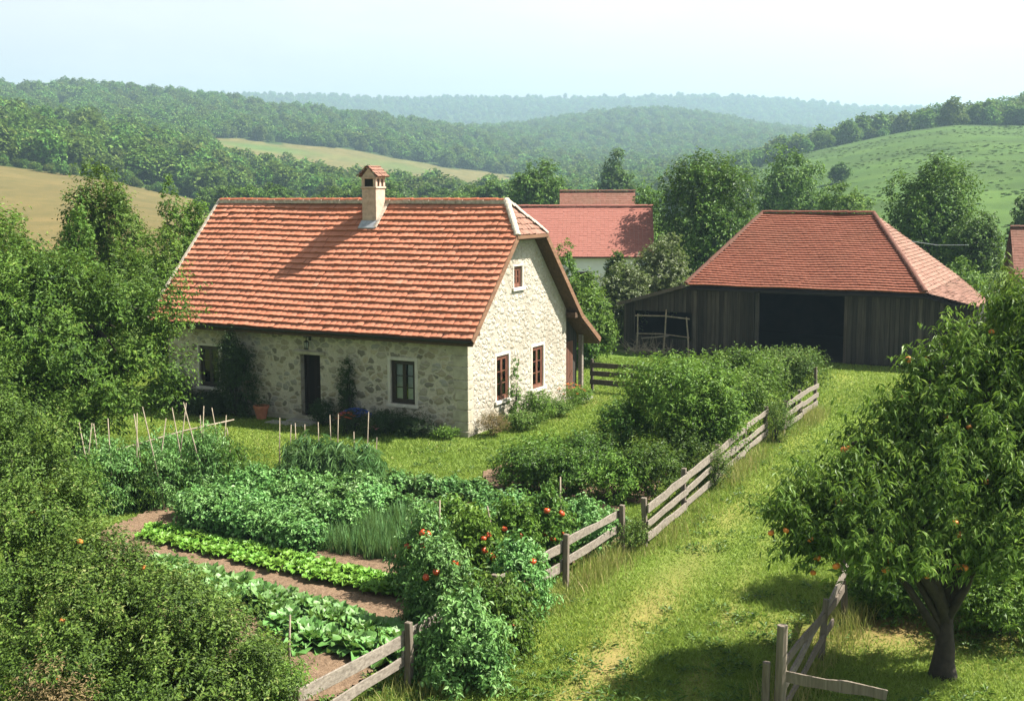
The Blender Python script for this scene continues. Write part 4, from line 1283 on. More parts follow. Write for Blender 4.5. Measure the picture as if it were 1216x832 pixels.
def soil_sheet(poly, seed, label):
    poly = np.array(poly)[:, :2]
    c = poly.mean(0)
    x0, y0 = poly.min(0) - .3; x1, y1 = poly.max(0) + .3
    s = .085
    gx, gy = np.meshgrid(np.arange(x0, x1, s), np.arange(y0, y1, s), indexing='ij')
    px = gx + .22 * wob(gx, gy, .5, seed); py = gy + .22 * wob(gx, gy, .5, seed + 1)
    ins = in_poly(px, py, poly)
    rg = np.random.default_rng(seed)
    z = .02 + .03 * (wob(gx, gy, .25, seed + 2) + 1) * .5 + .03 * rg.uniform(0, 1, gx.shape) ** 2 + .03 * wob(gx, gy, .11, seed + 3)
    z = np.maximum(z, .006)
    idx = np.arange(gx.size).reshape(gx.shape)
    keep = ins[:-1, :-1] & ins[1:, :-1] & ins[1:, 1:] & ins[:-1, 1:]
    f = np.stack([idx[:-1, :-1], idx[1:, :-1], idx[1:, 1:], idx[:-1, 1:]], -1)[keep]
    used = np.unique(f); mp = np.full(gx.size, -1); mp[used] = np.arange(len(used))
    V = np.stack([gx, gy, z], -1).reshape(-1, 3)[used]
    me = raw_mesh('garden_soil', V, mp[f], smooth=True)
    tag(link('garden_soil', me, M['soil']), label, 'soil', kind='structure')


soil_sheet(BED, 71, 'bare brown soil of the vegetable beds')
soil_sheet(BED2, 75, 'dry soil strip under the dark green bushes')

PROTO = {}


def plant_mesh(key, builder):
    if key not in PROTO: PROTO[key] = builder()
    return PROTO[key]


def leafy(seed, r, h, shoots, per, slen, leaf, m, name='foliage', zc=.5, **kw):
    rg = np.random.default_rng(seed)
    (v, f), ti = crown_data(rg, [((0, 0, h * zc), (r, r, h * .55))], shoots, per, slen, leaf, **kw)
    me = raw_mesh(name, v, f, {'tint': np.repeat(ti, 2)}); me.materials.append(m)
    return me


def rosette(seed, n, r, h, m, cup=.5, wr=.75, rows=4, name='rosette', heart=False, lift=.25):
    """broad leaves round a centre, each a small curved and ruffled sheet"""
    rg = np.random.default_rng(seed)
    V, Fc, T, o = [], [], [], 0
    for i in range(n):
        k = i / n
        a = i * 2.399 + rg.normal() * .2
        L = r * (1.0 - .45 * k) * rg.uniform(.85, 1.15); Wd = L * wr
        el0 = lift + 1.0 * k + rg.normal() * .08
        vs = []
        nn = 5
        for q in range(rows + 1):
            t = q / rows
            el = el0 + cup * (.6 - 1.6 * t) * (1 if not heart else .6)
            if q == 0: p = np.array([.02 * L, 0.0]); 
            else: p = p + np.array([math.cos(el), math.sin(el)]) * L / rows
            wq = Wd * math.sin(PI * min(.97, .16 + .80 * t)) ** .8
            for j in range(nn):
                s = (j / (nn - 1) - .5) * 2
                ruf = .09 * L * math.sin(j * 2.7 + q * 1.9 + i * 1.3) * (.3 + abs(s)) * (.3 + t)
                x = p[0]; y = s * wq / 2; z = p[1] + abs(s) ** 1.5 * wq * .16 + ruf + h * .15 * k
                vs.append((x * math.cos(a) - y * math.sin(a), x * math.sin(a) + y * math.cos(a), max(.01, z)))
        for q in range(rows):
            for j in range(nn - 1):
                Fc.append((o + q * nn + j, o + q * nn + j + 1, o + (q + 1) * nn + j + 1, o + (q + 1) * nn + j))
                T.append(np.clip(rg.normal(.45, .06) + (.3 if j in (1, 2) and rg.random() < .3 else 0) + .25 * k + .1 * math.sin(i * 3.1), 0, 1))
        V += vs; o += len(vs)
    me = raw_mesh(name, np.array(V), np.array(Fc), {'tint': np.array(T)}, smooth=True); me.materials.append(m)
    return me


def blades(seed, n, r, h, m, wd=.02, lean=.25, name='blades', seg=3, bend=.3):
    rg = np.random.default_rng(seed)
    V, Fc, T, o = [], [], [], 0
    for i in range(n):
        a = rg.uniform(0, 6.28); rr = r * math.sqrt(rg.uniform()); b = np.array([rr * math.cos(a), rr * math.sin(a), 0])
        ln = np.array([math.cos(a), math.sin(a), 0]) * lean * rg.uniform(.2, 1.2) + rg.normal(size=3) * .06; ln[2] = 0
        hh = h * rg.uniform(.65, 1.1); sdv = np.array([-math.sin(a + .6), math.cos(a + .6), 0]); bd = bend * rg.uniform(.2, 1.3)
        vs = []
        for q in range(seg + 1):
            t = q / seg; p = b + np.array([0, 0, hh]) * (t - bd * .35 * t ** 3) + ln * hh * (t + bd * t * t * 2)
            w_ = wd * (1 - t ** 2) + .001
            vs += [p - sdv * w_ / 2, p + sdv * w_ / 2]
        V += vs
        Fc += [(o + 2 * q, o + 2 * q + 1, o + 2 * q + 3, o + 2 * q + 2) for q in range(seg)]
        T += [np.clip(rg.normal(.5, .2), 0, 1)] * seg; o += 2 * (seg + 1)
    me = raw_mesh(name, np.array(V), np.array(Fc), {'tint': np.array(T)}, smooth=True); me.materials.append(m)
    return me


def put(name, me, loc, label, cat, group=None, sc=1.0, rz=None, rg=np.random.default_rng(99), sz=None):
    o = bpy.data.objects.new(name, me); COL.objects.link(o)
    o.location = (float(loc[0]), float(loc[1]), float(loc[2]) if len(loc) > 2 else 0.0)
    o.rotation_euler = (0, 0, rg.uniform(0, 6.28) if rz is None else rz)
    k = sc * rg.uniform(.88, 1.12); o.scale = (k, k, k * (sz or rg.uniform(.9, 1.1)))
    return tag(o, label, cat, group)


def row(p, q, n, fn, jit=.06, seed=0):
    rg = np.random.default_rng(seed)
    a, b = gp(*p), gp(*q)
    for i in range(n):
        c = a + (b - a) * (i + .5) / n + np.array([rg.normal() * jit, rg.normal() * jit, 0]); c[2] = .02
        fn(i, c)


def multi_row(name, meshes, rows, label, cat, group, jit=.06, sc=1.0):
    k = 0
    for p, q, n in rows:
        def fn(i, c):
            nonlocal k
            put(name, meshes[k % len(meshes)], c, label, cat, group, sc); k += 1
        row(p, q, n, fn, jit, hash((p, q)) % 1000 if False else int(p[0] + q[1]))


LET = [rosette(i, 30, .29, .3, M['leaf_lettuce'], .75, .62, rows=5, name='lettuce', lift=.55) for i in range(3)]
multi_row('lettuce_plant', LET, [((168, 640), (482, 712), 26), ((172, 630), (484, 700), 26)], 'bright green lettuce in the long low row beside the bare soil strip', 'lettuce', 'lettuces in one long row', .05)
CAB = [rosette(20 + i, 30, .45, .4, M['leaf_cabbage'], .45, .72, name='cabbage') for i in range(3)]
multi_row('cabbage_plant', CAB, [((185, 676), (478, 762), 17), ((200, 692), (482, 775), 16), ((330, 748), (470, 790), 7)], 'big leaved cabbage in the broad row nearest the front of the garden', 'cabbage', 'cabbages in the front row', .08)
POT = [leafy(30 + i, .34, .62, 260, 6, .22, .085, M['leaf_blue'], 'potato', up=.9, droop=.25, clumps=18, wratio=.62) for i in range(3)]
multi_row('potato_plant', POT, [((222, 628), (372, 656), 10), ((228, 612), (420, 640), 12), ((235, 597), (440, 618), 13), ((250, 586), (455, 604), 13)], 'bluish green potato plant in the tall leafy block before the lawn', 'potato plant', 'potato plants in the tall block', .1)
multi_row('bean_bush', [leafy(37 + i, .3, .42, 170, 6, .18, .085, M['leaf_blue'], 'bean_bush', up=.9, droop=.3, clumps=14, wratio=.65) for i in range(2)],
          [((460, 585), (572, 596), 9), ((440, 606), (545, 622), 8), ((575, 604), (735, 634), 12), ((570, 622), (715, 650), 9)], 'low leafy green bean bush in the back row near the lawn', 'bean bush', 'low bean bushes at the back of the beds', .1, .95)
ON = [blades(44 + i, 46, .11, .55, M['leaf_onion'], .018, .22, 'onion') for i in range(3)]
multi_row('onion_plant', ON, [((378, 628 + 0), (512, 640), 17), ((372, 636), (508, 650), 18), ((368, 645), (505, 661), 18), ((364, 653), (500, 670), 18), ((400, 620), (515, 631), 14)], 'upright grassy green onion in the dense patch beside the potato block', 'onion', 'onions in the dense patch', .06)
# bean row on its poles at the left
BEAN = [leafy(50 + i, .45, 1.3, 420, 7, .30, .09, M['leaf_blue'] if i else M['leaf_dark'], 'bean_plant', up=.1, droop=.9, clumps=22, wratio=.34, lump=.15) for i in range(3)]
multi_row('pole_bean_plant', BEAN, [((98, 612), (282, 588), 10), ((92, 600), (272, 580), 9)], 'tall climbing bean plant on the slanting poles at the left of the garden', 'bean plant', 'climbing beans on the pole row', .1)
LEEK = [leafy(56 + i, .34, .95, 190, 6, .3, .26, M['leaf_onion'], 'strap_leaves', up=1.0, droop=.9, clumps=16, wratio=.13) for i in range(2)]
multi_row('maize_plant', LEEK, [((352, 588), (440, 590), 6), ((350, 580), (444, 583), 6)], 'drooping strap leaved plant in the grey green clump among upright stakes', 'strap leaved plant', 'strap leaved plants in the staked clump', .07, 1.0)


def stake(u, v, h, du=0.0, dv=0.0, label='', group=None, r=.018, name='garden_stake'):
    b = gp(u, v)
    rg = np.random.default_rng(int(u * 7 + v))
    mb = MB().tube([(0, 0, -.2), (du * .5 + rg.normal() * .02, dv * .5, h * .5), (du, dv, h)], [r, r * .9, r * .65], 6)
    o = mb.build(name, M['stick'], None, smooth=True); o.location = (b[0], b[1], 0)
    return tag(o, label, 'stake', group)


for u, v, h in ((333, 575, 1.28), (346, 566, .95), (351, 572, 1.1), (362, 560, .85), (378, 568, 1.05), (392, 566, 1.2), (402, 566, 1.22), (420, 576, .95), (438, 580, 1.5), (447, 570, .7)):
    stake(u, v, h + .4, .03, 0, 'thin upright stake in the clump of strap leaved plants', 'upright stakes round the strap leaved plants')
for u, v, h, du in ((96, 604, 1.7, .35), (112, 606, 1.75, -.25), (136, 607, 1.85, -.05), (126, 598, 1.6, -.2), (198, 606, 2.1, -.45), (208, 592, 2.0, .35), (224, 596, 1.95, -.3), (248, 598, 2.1, -.5), (246, 585, 1.6, -.1), (262, 588, 1.65, .2), (282, 585, 1.3, -.2), (160, 602, 1.9, .15), (174, 596, 1.8, -.2), (186, 600, 1.75, .3), (236, 590, 1.9, .2), (270, 586, 1.8, -.3)):
    stake(u, v, h + .3, du, 0, 'thin crooked pole standing up through the climbing beans', 'poles of the bean row', name='bean_pole')
a, b = at(70, 548, 27.2), at(278, 498, 29.4)
mb = MB().tube([(0, 0, 0), tuple((b - a) * .35 + (0, 0, -.05)), tuple((b - a) * .7 + (0, 0, .02)), tuple(b - a)], [.026, .026, .023, .015], 7)
o = mb.build('cross_pole', M['stick'], None, smooth=True); o.location = tuple(a)
tag(o, 'long level pole tied across the tops of the bean poles', 'pole')
for u, v, h, lab in ((345, 802, .95, 'short wooden stake standing among the front cabbages'), (522, 690, 1.55, 'brown stake behind the ripe tomatoes left of the others'), (586, 655, .95, 'pale leaning stake between the tomato plants'), (664, 652, 1.5, 'dark rough stake rising above the rear tomato plants')):
    stake(u, v, h, -.12 if u == 586 else .02, 0, lab, r=.024)

# tomatoes sprawling over the fence
def tomato(u, v, h, r, label, seed, nfruit, side=None, leafm='leaf_dark'):
    rg = np.random.default_rng(seed)
    t = thing('tomato_plant', gp(u, v), 0, label, 'tomato plant', 'tomato plants along the fence')
    MB().tube([(0, 0, -.1), (.04, .02, h * .5), (-.02, .03, h * .92)], [.02, .016, .008], 6).build('stem', M['stem'], t)
    lobes = [((0, 0, h * .28), (r * 1.1, r * 1.1, h * .28)), ((.08, -.05, h * .6), (r * .85, r * .85, h * .3)), ((0, 0, h * .85), (r * .5, r * .5, h * .22))]
    (v_, f_), ti = crown_data(rg, lobes, int(900 * r * h / .6), 8, .28, .085, up=.25, droop=.7, clumps=30, wratio=.5, pull=.4)
    leaf_obj('foliage', [(v_, f_)], [ti], M[leafm], t)
    pts = []
    for i in range(nfruit):
        a = rg.uniform(-2.6, -.5); zz = h * rg.uniform(.4, .85); rr = r * (1.25 - zz / h * .55)
        pts.append((rr * math.cos(a), rr * math.sin(a), zz))
    fruits(t, pts, .062, M['tomato'], 'tomato', seed)
    return t


tomato(520, 748, 1.5, .5, 'tomato plant with ripe red fruit in front of the lettuce row end', 201, 7, leafm='leaf_blue')
tomato(506, 705, 1.5, .42, 'tall tomato plant with red fruit beside the brown stake', 202, 4, leafm='leaf_blue')
tomato(548, 806, 1.25, .62, 'nearest bushy tomato plant spilling over the plank fence without ripe fruit', 203, 0, leafm='leaf_blue')
tomato(585, 772, 1.2, .6, 'bushy tomato plant spilling over the fence onto the grass path', 204, 1, leafm='leaf_dark')
tomato(562, 712, 1.6, .5, 'tomato plant with orange fruit in the middle of the cluster', 205, 4, leafm='leaf_bright')
tomato(616, 728, 1.25, .5, 'leafy tomato plant against the inner side of the fence', 206, 1, leafm='leaf_blue')
tomato(608, 676, 1.3, .45, 'tomato plant with two red fruit beside the pale leaning stake', 207, 3, leafm='leaf_bright')
tomato(650, 668, 1.4, .42, 'tomato plant with red fruit on the dark rough stake', 208, 5, leafm='leaf_dark')
tomato(690, 655, 1.0, .45, 'low tomato plant near the gate post at the end of the row', 209, 1, leafm='leaf_blue')
tomato(535, 655, 1.0, .4, 'small tomato plant at the back beside the onion patch', 210, 0, leafm='leaf_bright')

# ------------------------------------------------------------------ shrubs
def shrub(name, loc, r, h, m, label, seed, shoots=700, per=8, slen=.4, leaf=.08, cat='bush', group=None, stems=5, ry=None, rz=0.0, lobes=None, **kw):
    rg = np.random.default_rng(seed)
    t = thing(name, loc, rz, label, cat, group)
    if lobes is None:
        lobes = [((0, 0, h * .5), (r, ry or r, h * .48))]
        for i in range(3):
            a = rg.uniform(0, 6.28); lobes.append(((r * .45 * math.cos(a), (ry or r) * .45 * math.sin(a), h * rg.uniform(.45, .72)), (r * .55, (ry or r) * .55, h * .32)))
    mb = MB()
    for i in range(stems):
        l = lobes[i % len(lobes)]; e = np.array(l[0]) + rg.normal(size=3) * np.array(l[1]) * .35
        mb.tube([(rg.normal() * .06, rg.normal() * .06, -.1), e * .5 + rg.normal(size=3) * .05, e], [.03 * h / 1.5 + .006, .02 * h / 1.5, .006], 6)
    mb.build('stem', M['bark'], t, smooth=True)
    (v, f), ti = crown_data(rg, lobes, shoots, per, slen, leaf, **kw)
    leaf_obj('foliage', [(v, f)], [ti], m, t)
    return t


shrub('leafy_bush', gp(628, 585), .7, 1.0, M['leaf_dark'], 'low dark green bush at the left end of the strip before the gable', 301, 900, leaf=.085, slen=.35, up=.9)
shrub('leafy_bush', gp(672, 588), .75, 1.05, M['leaf_dark'], 'dark green bush second from the left in the strip before the gable', 302, 900, leaf=.085, slen=.35, up=.9)
shrub('leafy_bush', gp(645, 566), .8, .95, M['leaf_bright'], 'fresh green bush behind the dark bushes and nearest the gable flowers', 303, 900, leaf=.085, slen=.4, up=1.2)
shrub('leafy_bush', gp(700, 568), .85, 1.0, M['leaf_dark'], 'dark green bush between the gable and the tall hazel bush', 304, 1000, leaf=.085, slen=.4, up=1.0)
shrub('leafy_bush', gp(738, 556), .6, 1.75, M['leaf_dark'], 'narrow upright dark bush against the left of the tall hazel bush', 305, 800, leaf=.085, slen=.4, up=1.0)
shrub('leafy_bush', gp(728, 596), .65, 1.0, M['leaf_bright'], 'low fresh green bush just behind the gate post', 306, 700, leaf=.08, slen=.35, up=.9)
shrub('leafy_bush', gp(772, 590), .75, 1.3, M['leaf_dark'], 'dark bush leaning on the first rails past the gate post', 307, 900, leaf=.08, slen=.35, up=.8)
shrub('leafy_bush', gp(812, 562), .7, 1.25, M['leaf_dark'], 'dark low bush under the tall hazel bush by the rails', 308, 800, leaf=.08, slen=.35, up=.8)
shrub('hazel_bush', gp(812, 552), 1.6, 3.4, M['leaf_bright'], 'tallest rounded green hazel bush beside the path fence', 311, 3200, 9, leaf=.105, slen=.7, up=1.2, shell=.35, pull=.5, cat='bush',
      lobes=[((-.25, 0, 1.7), (1.2, 1.2, .85)), ((.4, .2, 1.95), (.8, .85, .6)), ((-.75, 0, 1.35), (.65, .75, .6)), ((.7, -.3, 1.1), (.85, .85, .8))], stems=8, clumps=48, lump=.34)
shrub('hazel_bush', gp(868, 512), 1.4, 3.0, M['leaf_bright'], 'second rounded green hazel bush to the right of the tallest one', 312, 2600, 9, leaf=.10, slen=.65, up=1.2, shell=.35, pull=.5, lump=.34, cat='bush',
      lobes=[((-.2, 0, 1.45), (1.15, 1.1, .85)), ((.3, .3, 1.75), (.7, .8, .55)), ((.1, -.2, .9), (1.1, 1.0, .75))], stems=8, clumps=42)
shrub('olive_bush', gp(938, 484), 1.35, 2.5, M['leaf_olive'], 'greyish olive bush at the far corner post of the fence', 313, 1900, 8, leaf=.085, slen=.5, up=.9, shell=.35, pull=.5, lump=.32, lobes=[((-.1, 0, 1.15), (1.1, 1.0, .7)), ((.3, 0, 1.4), (.55, .65, .45)), ((-.6, .1, 1.25), (.7, .7, .55))], stems=6, clumps=50)

shrub('weedy_bush', gp(846, 580), .42, .95, M['leaf_olive'], 'weedy olive plant pushing through the middle of the three rail fence', 314, 420, 7, leaf=.06, slen=.35, up=1.3)
shrub('weedy_bush', gp(922, 524), .4, 1.0, M['leaf_olive'], 'weedy plant filling the gap between the two upper fence lengths', 315, 420, 7, leaf=.06, slen=.35, up=1.3)
shrub('weedy_bush', gp(748, 655), .28, .6, M['leaf_olive'], 'dry weedy plant between the two gate posts of the garden fence', 316, 260, 7, leaf=.05, slen=.3, up=1.3)
# plants by the house walls
wl_ = lambda x, y: np.append(hw(x, y), 0)
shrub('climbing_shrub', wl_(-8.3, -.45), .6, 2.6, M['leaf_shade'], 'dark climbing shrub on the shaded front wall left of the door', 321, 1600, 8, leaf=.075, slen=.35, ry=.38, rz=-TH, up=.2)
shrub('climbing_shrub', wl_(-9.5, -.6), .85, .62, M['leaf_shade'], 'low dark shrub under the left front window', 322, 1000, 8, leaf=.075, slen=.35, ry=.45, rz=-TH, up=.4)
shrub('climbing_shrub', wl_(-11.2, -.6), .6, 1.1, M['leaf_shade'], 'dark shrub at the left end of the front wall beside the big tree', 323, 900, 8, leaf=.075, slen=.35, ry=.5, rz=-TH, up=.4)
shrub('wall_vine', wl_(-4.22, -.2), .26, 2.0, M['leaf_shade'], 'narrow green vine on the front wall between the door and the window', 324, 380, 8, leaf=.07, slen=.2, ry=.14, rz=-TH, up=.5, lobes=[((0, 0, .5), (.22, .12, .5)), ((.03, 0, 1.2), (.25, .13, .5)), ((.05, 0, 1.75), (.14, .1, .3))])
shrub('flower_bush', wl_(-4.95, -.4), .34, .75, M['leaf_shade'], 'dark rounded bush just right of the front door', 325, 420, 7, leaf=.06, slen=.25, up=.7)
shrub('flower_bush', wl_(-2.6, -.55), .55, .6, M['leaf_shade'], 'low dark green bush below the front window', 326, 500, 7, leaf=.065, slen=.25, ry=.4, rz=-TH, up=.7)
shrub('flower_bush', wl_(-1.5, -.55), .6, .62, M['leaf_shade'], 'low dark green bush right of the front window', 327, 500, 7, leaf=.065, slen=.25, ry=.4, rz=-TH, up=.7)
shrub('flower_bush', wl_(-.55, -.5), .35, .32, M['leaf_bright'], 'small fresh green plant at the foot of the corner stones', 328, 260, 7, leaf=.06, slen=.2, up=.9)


def flowers(name, loc, r, h, leafm, petal, label, seed, n=60, size=.05, ry=None, low=.5, cat='flower'):
    rg = np.random.default_rng(seed)
    t = shrub(name, loc, r, h, leafm, label, seed, 260, 7, leaf=.06, slen=.25, cat=cat, ry=ry, rz=-TH, up=.8, stems=4)
    P, D, Nn = [], [], []
    for i in range(n):
        a = rg.uniform(0, 6.28); rr = math.sqrt(rg.uniform()); c = np.array([r * rr * math.cos(a), (ry or r) * rr * math.sin(a), h * (low + (1.08 - low) * math.sqrt(max(0, 1 - rr * rr * .8)))])
        for k in range(6):
            an = k * PI / 3; P.append(c); D.append((math.cos(an), math.sin(an), .35)); Nn.append((0, 0, 1))
    (v, f) = leaves(np.array(P), np.array(D), np.array(Nn), size * rg.uniform(.8, 1.2, len(P)), size * .8)
    leaf_obj('blossom', [(v, f)], [rg.uniform(0, 1, len(P))], M[petal], t)
    return t


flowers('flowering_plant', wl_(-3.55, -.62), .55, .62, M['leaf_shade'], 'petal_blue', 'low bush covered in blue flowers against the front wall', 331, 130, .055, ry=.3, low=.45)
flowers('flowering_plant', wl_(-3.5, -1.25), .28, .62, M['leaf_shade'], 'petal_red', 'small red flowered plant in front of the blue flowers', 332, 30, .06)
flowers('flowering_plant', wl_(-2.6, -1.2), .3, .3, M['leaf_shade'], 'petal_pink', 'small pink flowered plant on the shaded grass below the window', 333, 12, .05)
flowers('flowering_plant', wl_(.75, 5.6), .5, .8, M['leaf_bright'], 'petal_orange', 'orange red flowering plant at the foot of the gable near the back door', 334, 26, .055, low=.35)
shrub('dry_plant', wl_(.55, .45), .38, .6, M['leaf_dry'], 'dry brown tufted plant at the foot of the gable corner', 335, 360, 7, leaf=.08, slen=.3, up=1.5, wratio=.2)
shrub('gable_shrub', wl_(.75, 2.9), .42, .9, M['leaf_bright'], 'loose green shrub at the foot of the gable below the windows', 336, 600, 7, leaf=.075, slen=.4, up=1.2)
shrub('gable_shrub', wl_(.9, 1.7), .45, .4, M['leaf_olive'], 'low weedy plant by the gable between the dry tuft and the green shrub', 337, 450, 7, leaf=.07, slen=.35, up=1.2)
shrub('gable_shrub', wl_(.9, 4.2), .45, .4, M['leaf_olive'], 'low weedy plant by the gable left of the orange flowers', 338, 400, 7, leaf=.07, slen=.35, up=1.2)
shrub('gable_shrub', wl_(.6, 6.6), .32, .4, M['leaf_bright'], 'low green plant by the back door right of the orange flowers', 339, 350, 7, leaf=.07, slen=.3, up=1.2)
shrub('hollyhock', wl_(.35, 2.35), .14, 2.15, M['leaf_bright'], 'tall thin hollyhock stem standing against the gable between two windows', 340, 190, 7, leaf=.08, slen=.12, cat='flower', up=.4, stems=2, lobes=[((0, 0, .5), (.2, .2, .5)), ((0, 0, 1.2), (.13, .13, .5)), ((0, 0, 1.85), (.07, .07, .35))])
# pots by the door
pt = thing('flower_pot', wl_(-7.35, -.45), 0, 'terracotta pot on the ground by the wall left of the front door', 'pot')
MB().lathe([(0, 0), (.15, 0), (.23, .36), (.26, .36), (.26, .44), (.21, .44), (.19, .38), (0, .37)], seg=18).build('pot', M['terracotta'], pt, smooth=False)
me = leafy(341, .2, .4, 90, 6, .15, .06, M['leaf_shade'], 'potted_leaves'); o = link('potted_leaves', me, [], pt, (0, 0, .36))

# ------------------------------------------------------------------ fruit trees, near right
def peach(name, u, v, lobes, label, seed, shoots, th=1.5, r0=.14, leaf=.12, nf=0, fpts=None, lean=(0, 0), limbs=9, m='leaf_fruit', **kw):
    b = gp(u, v)
    t = tree(name, b, lobes, M[m], label, 'fruit tree', None, seed, th, r0, shoots, 13, .62, leaf, lean, limbs, up=1.25, droop=.95, wratio=.30, clumps=int(max(30, shoots / 52)), pull=.52, bend=.35, lump=.3, shell=.5, **kw)
    rg = np.random.default_rng(seed + 5)
    pts = list(fpts or [])
    for i in range(nf):
        l = lobes[i % len(lobes)]; d = rg.normal(size=3); d[1] = -abs(d[1]); d[2] = -abs(d[2]) * .5; d /= np.linalg.norm(d)
        pts.append(np.array(l[0]) + d * np.array(l[1]) * 1.06)
    if pts: fruits(t, pts, .052, M['peach'], 'peach', seed)
    return t


def rel(b, *items):
    """lobe given by photo column/row at depth D with radius -> local lobe"""
    return [((lambda p: (p[0] - b[0], p[1] - b[1], p[2]))(at(u, v, D)), (r, r, rz)) for u, v, D, r, rz in items]


b = gp(1120, 802)
peach('peach_tree', 1120, 802, rel(b, (1005, 625, 16.8, .6, .55), (1085, 600, 17.3, .8, .7), (1170, 610, 17.2, .85, .7), (1120, 535, 17.8, .75, .7), (1020, 560, 17.6, .42, .5), (965, 632, 17.0, .3, .38), (1225, 560, 17.6, .8, .8),
      (1065, 660, 16.6, .5, .4), (1185, 665, 16.6, .55, .42), (1005, 520, 17.8, .13, .42), (1180, 480, 18.0, .75, .75), (1110, 470, 18.1, .42, .6), (1090, 425, 18.2, .14, .42), (1145, 420, 18.2, .3, .5), (1215, 430, 18.2, .6, .65), (1060, 505, 18.0, .3, .5), (955, 585, 17.3, .18, .3), (935, 620, 17.0, .26, .34), (985, 662, 16.8, .32, .28), (990, 585, 17.2, .35, .4), (1030, 655, 16.6, .35, .3), (1195, 385, 18.4, .3, .4), (1115, 395, 18.6, .12, .4)),
      'tall nearest peach tree with a dark forked trunk and a few orange fruit', 401, 4900, th=1.1, r0=.19, nf=44, limbs=18)
b = gp(1270, 720)
peach('peach_tree', 1270, 720, rel(b, (1255, 500, 20.5, 1.0, .9), (1215, 450, 21.0, .8, .7), (1230, 390, 21.2, .7, .6), (1170, 430, 21.4, .5, .6), (1280, 420, 21, 1.0, .9), (1200, 360, 21.4, .25, .45)),
      'peach tree at the right edge behind the nearest one, mostly cut off by the frame', 402, 2800, th=2.0, r0=.15, nf=2, limbs=10)
shrub('garden_bush', gp(1195, 755), .8, 1.0, M['leaf_bright'], 'bright low bush behind the peach trunk at the right edge', 403, 1000, leaf=.09, slen=.4, up=.8)
shrub('garden_bush', gp(1065, 730), .7, .8, M['leaf_dark'], 'dark low bush in the shade left of the peach trunk', 404, 800, leaf=.08, slen=.35, up=.8)
shrub('garden_bush', gp(1180, 715), .9, 1.1, M['leaf_bright'], 'green low bush further behind the peach trunk', 405, 1000, leaf=.09, slen=.4, up=.8)

# near left: small leaved plum trees seen from above
b = gp(60, 900)
LT = dict(m='leaf_olive')


def plum(u, v, D0, lobes, label, seed, shoots, nf):
    p = at(u, v, D0); b = np.array([p[0], p[1], 0])
    t = tree('plum_tree', b, rel(b, *lobes), M['leaf_olive'], label, 'fruit tree', 'plum trees at lower left', seed, 1.2, .10, int(shoots * 1.35), 13, .5, .052, limbs=9, up=1.2, droop=.3, wratio=.48, clumps=int(shoots / 50), pull=.62, lump=.34, shell=.4)
    rg = np.random.default_rng(seed)
    ll = rel(b, *lobes); pts = []
    for i in range(nf):
        l = ll[i % len(ll)]; d = rg.normal(size=3); d[1] = -abs(d[1]); d[2] = abs(d[2]) * .6; d /= np.linalg.norm(d); pts.append(np.array(l[0]) + d * np.array(l[1]) * 1.02)
    fruits(t, pts, .045, M['peach'], 'plum', seed)


plum(25, 700, 16.5, [(10, 570, 17.0, .85, 1.0), (-45, 540, 17, .9, 1.1), (65, 610, 16.5, .6, .5), (15, 660, 16.0, 1.0, .8), (85, 655, 16.0, .5, .42), (0, 515, 17.4, .4, .5), (80, 575, 17.2, .25, .35), (20, 745, 15.2, 1.0, .8)], 'olive green plum tree at the left edge below the big tree', 411, 4400, 4)
plum(200, 800, 14.6, [(195, 742, 14.6, .7, .45), (265, 775, 14.6, .5, .4), (115, 730, 14.8, .7, .5), (215, 815, 14.0, .95, .5), (310, 832, 14.2, .42, .32), (95, 805, 14.0, .8, .55), (130, 692, 15.4, .6, .42), (190, 735, 14.8, .55, .4), (100, 668, 15.8, .45, .35)], 'olive green plum tree in the lower left corner with tiny orange fruit', 412, 5400, 9)
shrub('dry_plant', np.append(at(75, 822, 13.2)[:2], 0), .55, 1.72, M['leaf_dry'], 'dry straw coloured plant at the bottom left corner', 414, 900, 8, leaf=.06, slen=.4, up=1.4, wratio=.25)
shrub('leafy_bush', gp(330, 838), .45, .55, M['leaf_bright'], 'small bright leafy plant at the bottom of the soil strip', 415, 420, 7, leaf=.07, slen=.25, up=.8)
shrub('leafy_bush', gp(300, 800), .4, .5, M['leaf_bright'], 'small green plant between the plum tree and the short stake', 416, 380, 7, leaf=.07, slen=.25, up=.8)

# the big tree left of the house
b = np.append(at(95, 500, 32)[:2], 0)
tree('walnut_tree', b, rel(b, (80, 390, 31.5, 2.0, 1.75), (145, 405, 32.0, 1.2, 1.35), (5, 400, 31, 2.0, 1.8), (40, 345, 32.5, 1.5, 1.0), (125, 355, 32.5, 1.0, .75), (178, 438, 31.3, .75, .65), (165, 375, 31.8, .85, .7), (-60, 360, 32, 2.2, 2.0), (85, 460, 30.6, 1.0, .75), (10, 470, 30.2, 1.2, .9), (60, 508, 30.4, 1.1, .6), (125, 495, 30.8, .9, .55), (160, 480, 31.2, .6, .4)),
     M['leaf_mid'], 'big spreading walnut tree covering the left end of the stone house', 'tree', None, 421, 2.2, .28, 8600, 11, .7, .115, limbs=12, up=.8, droop=.35, wratio=.45, clumps=130, pull=.55, lump=.3, shell=.55)
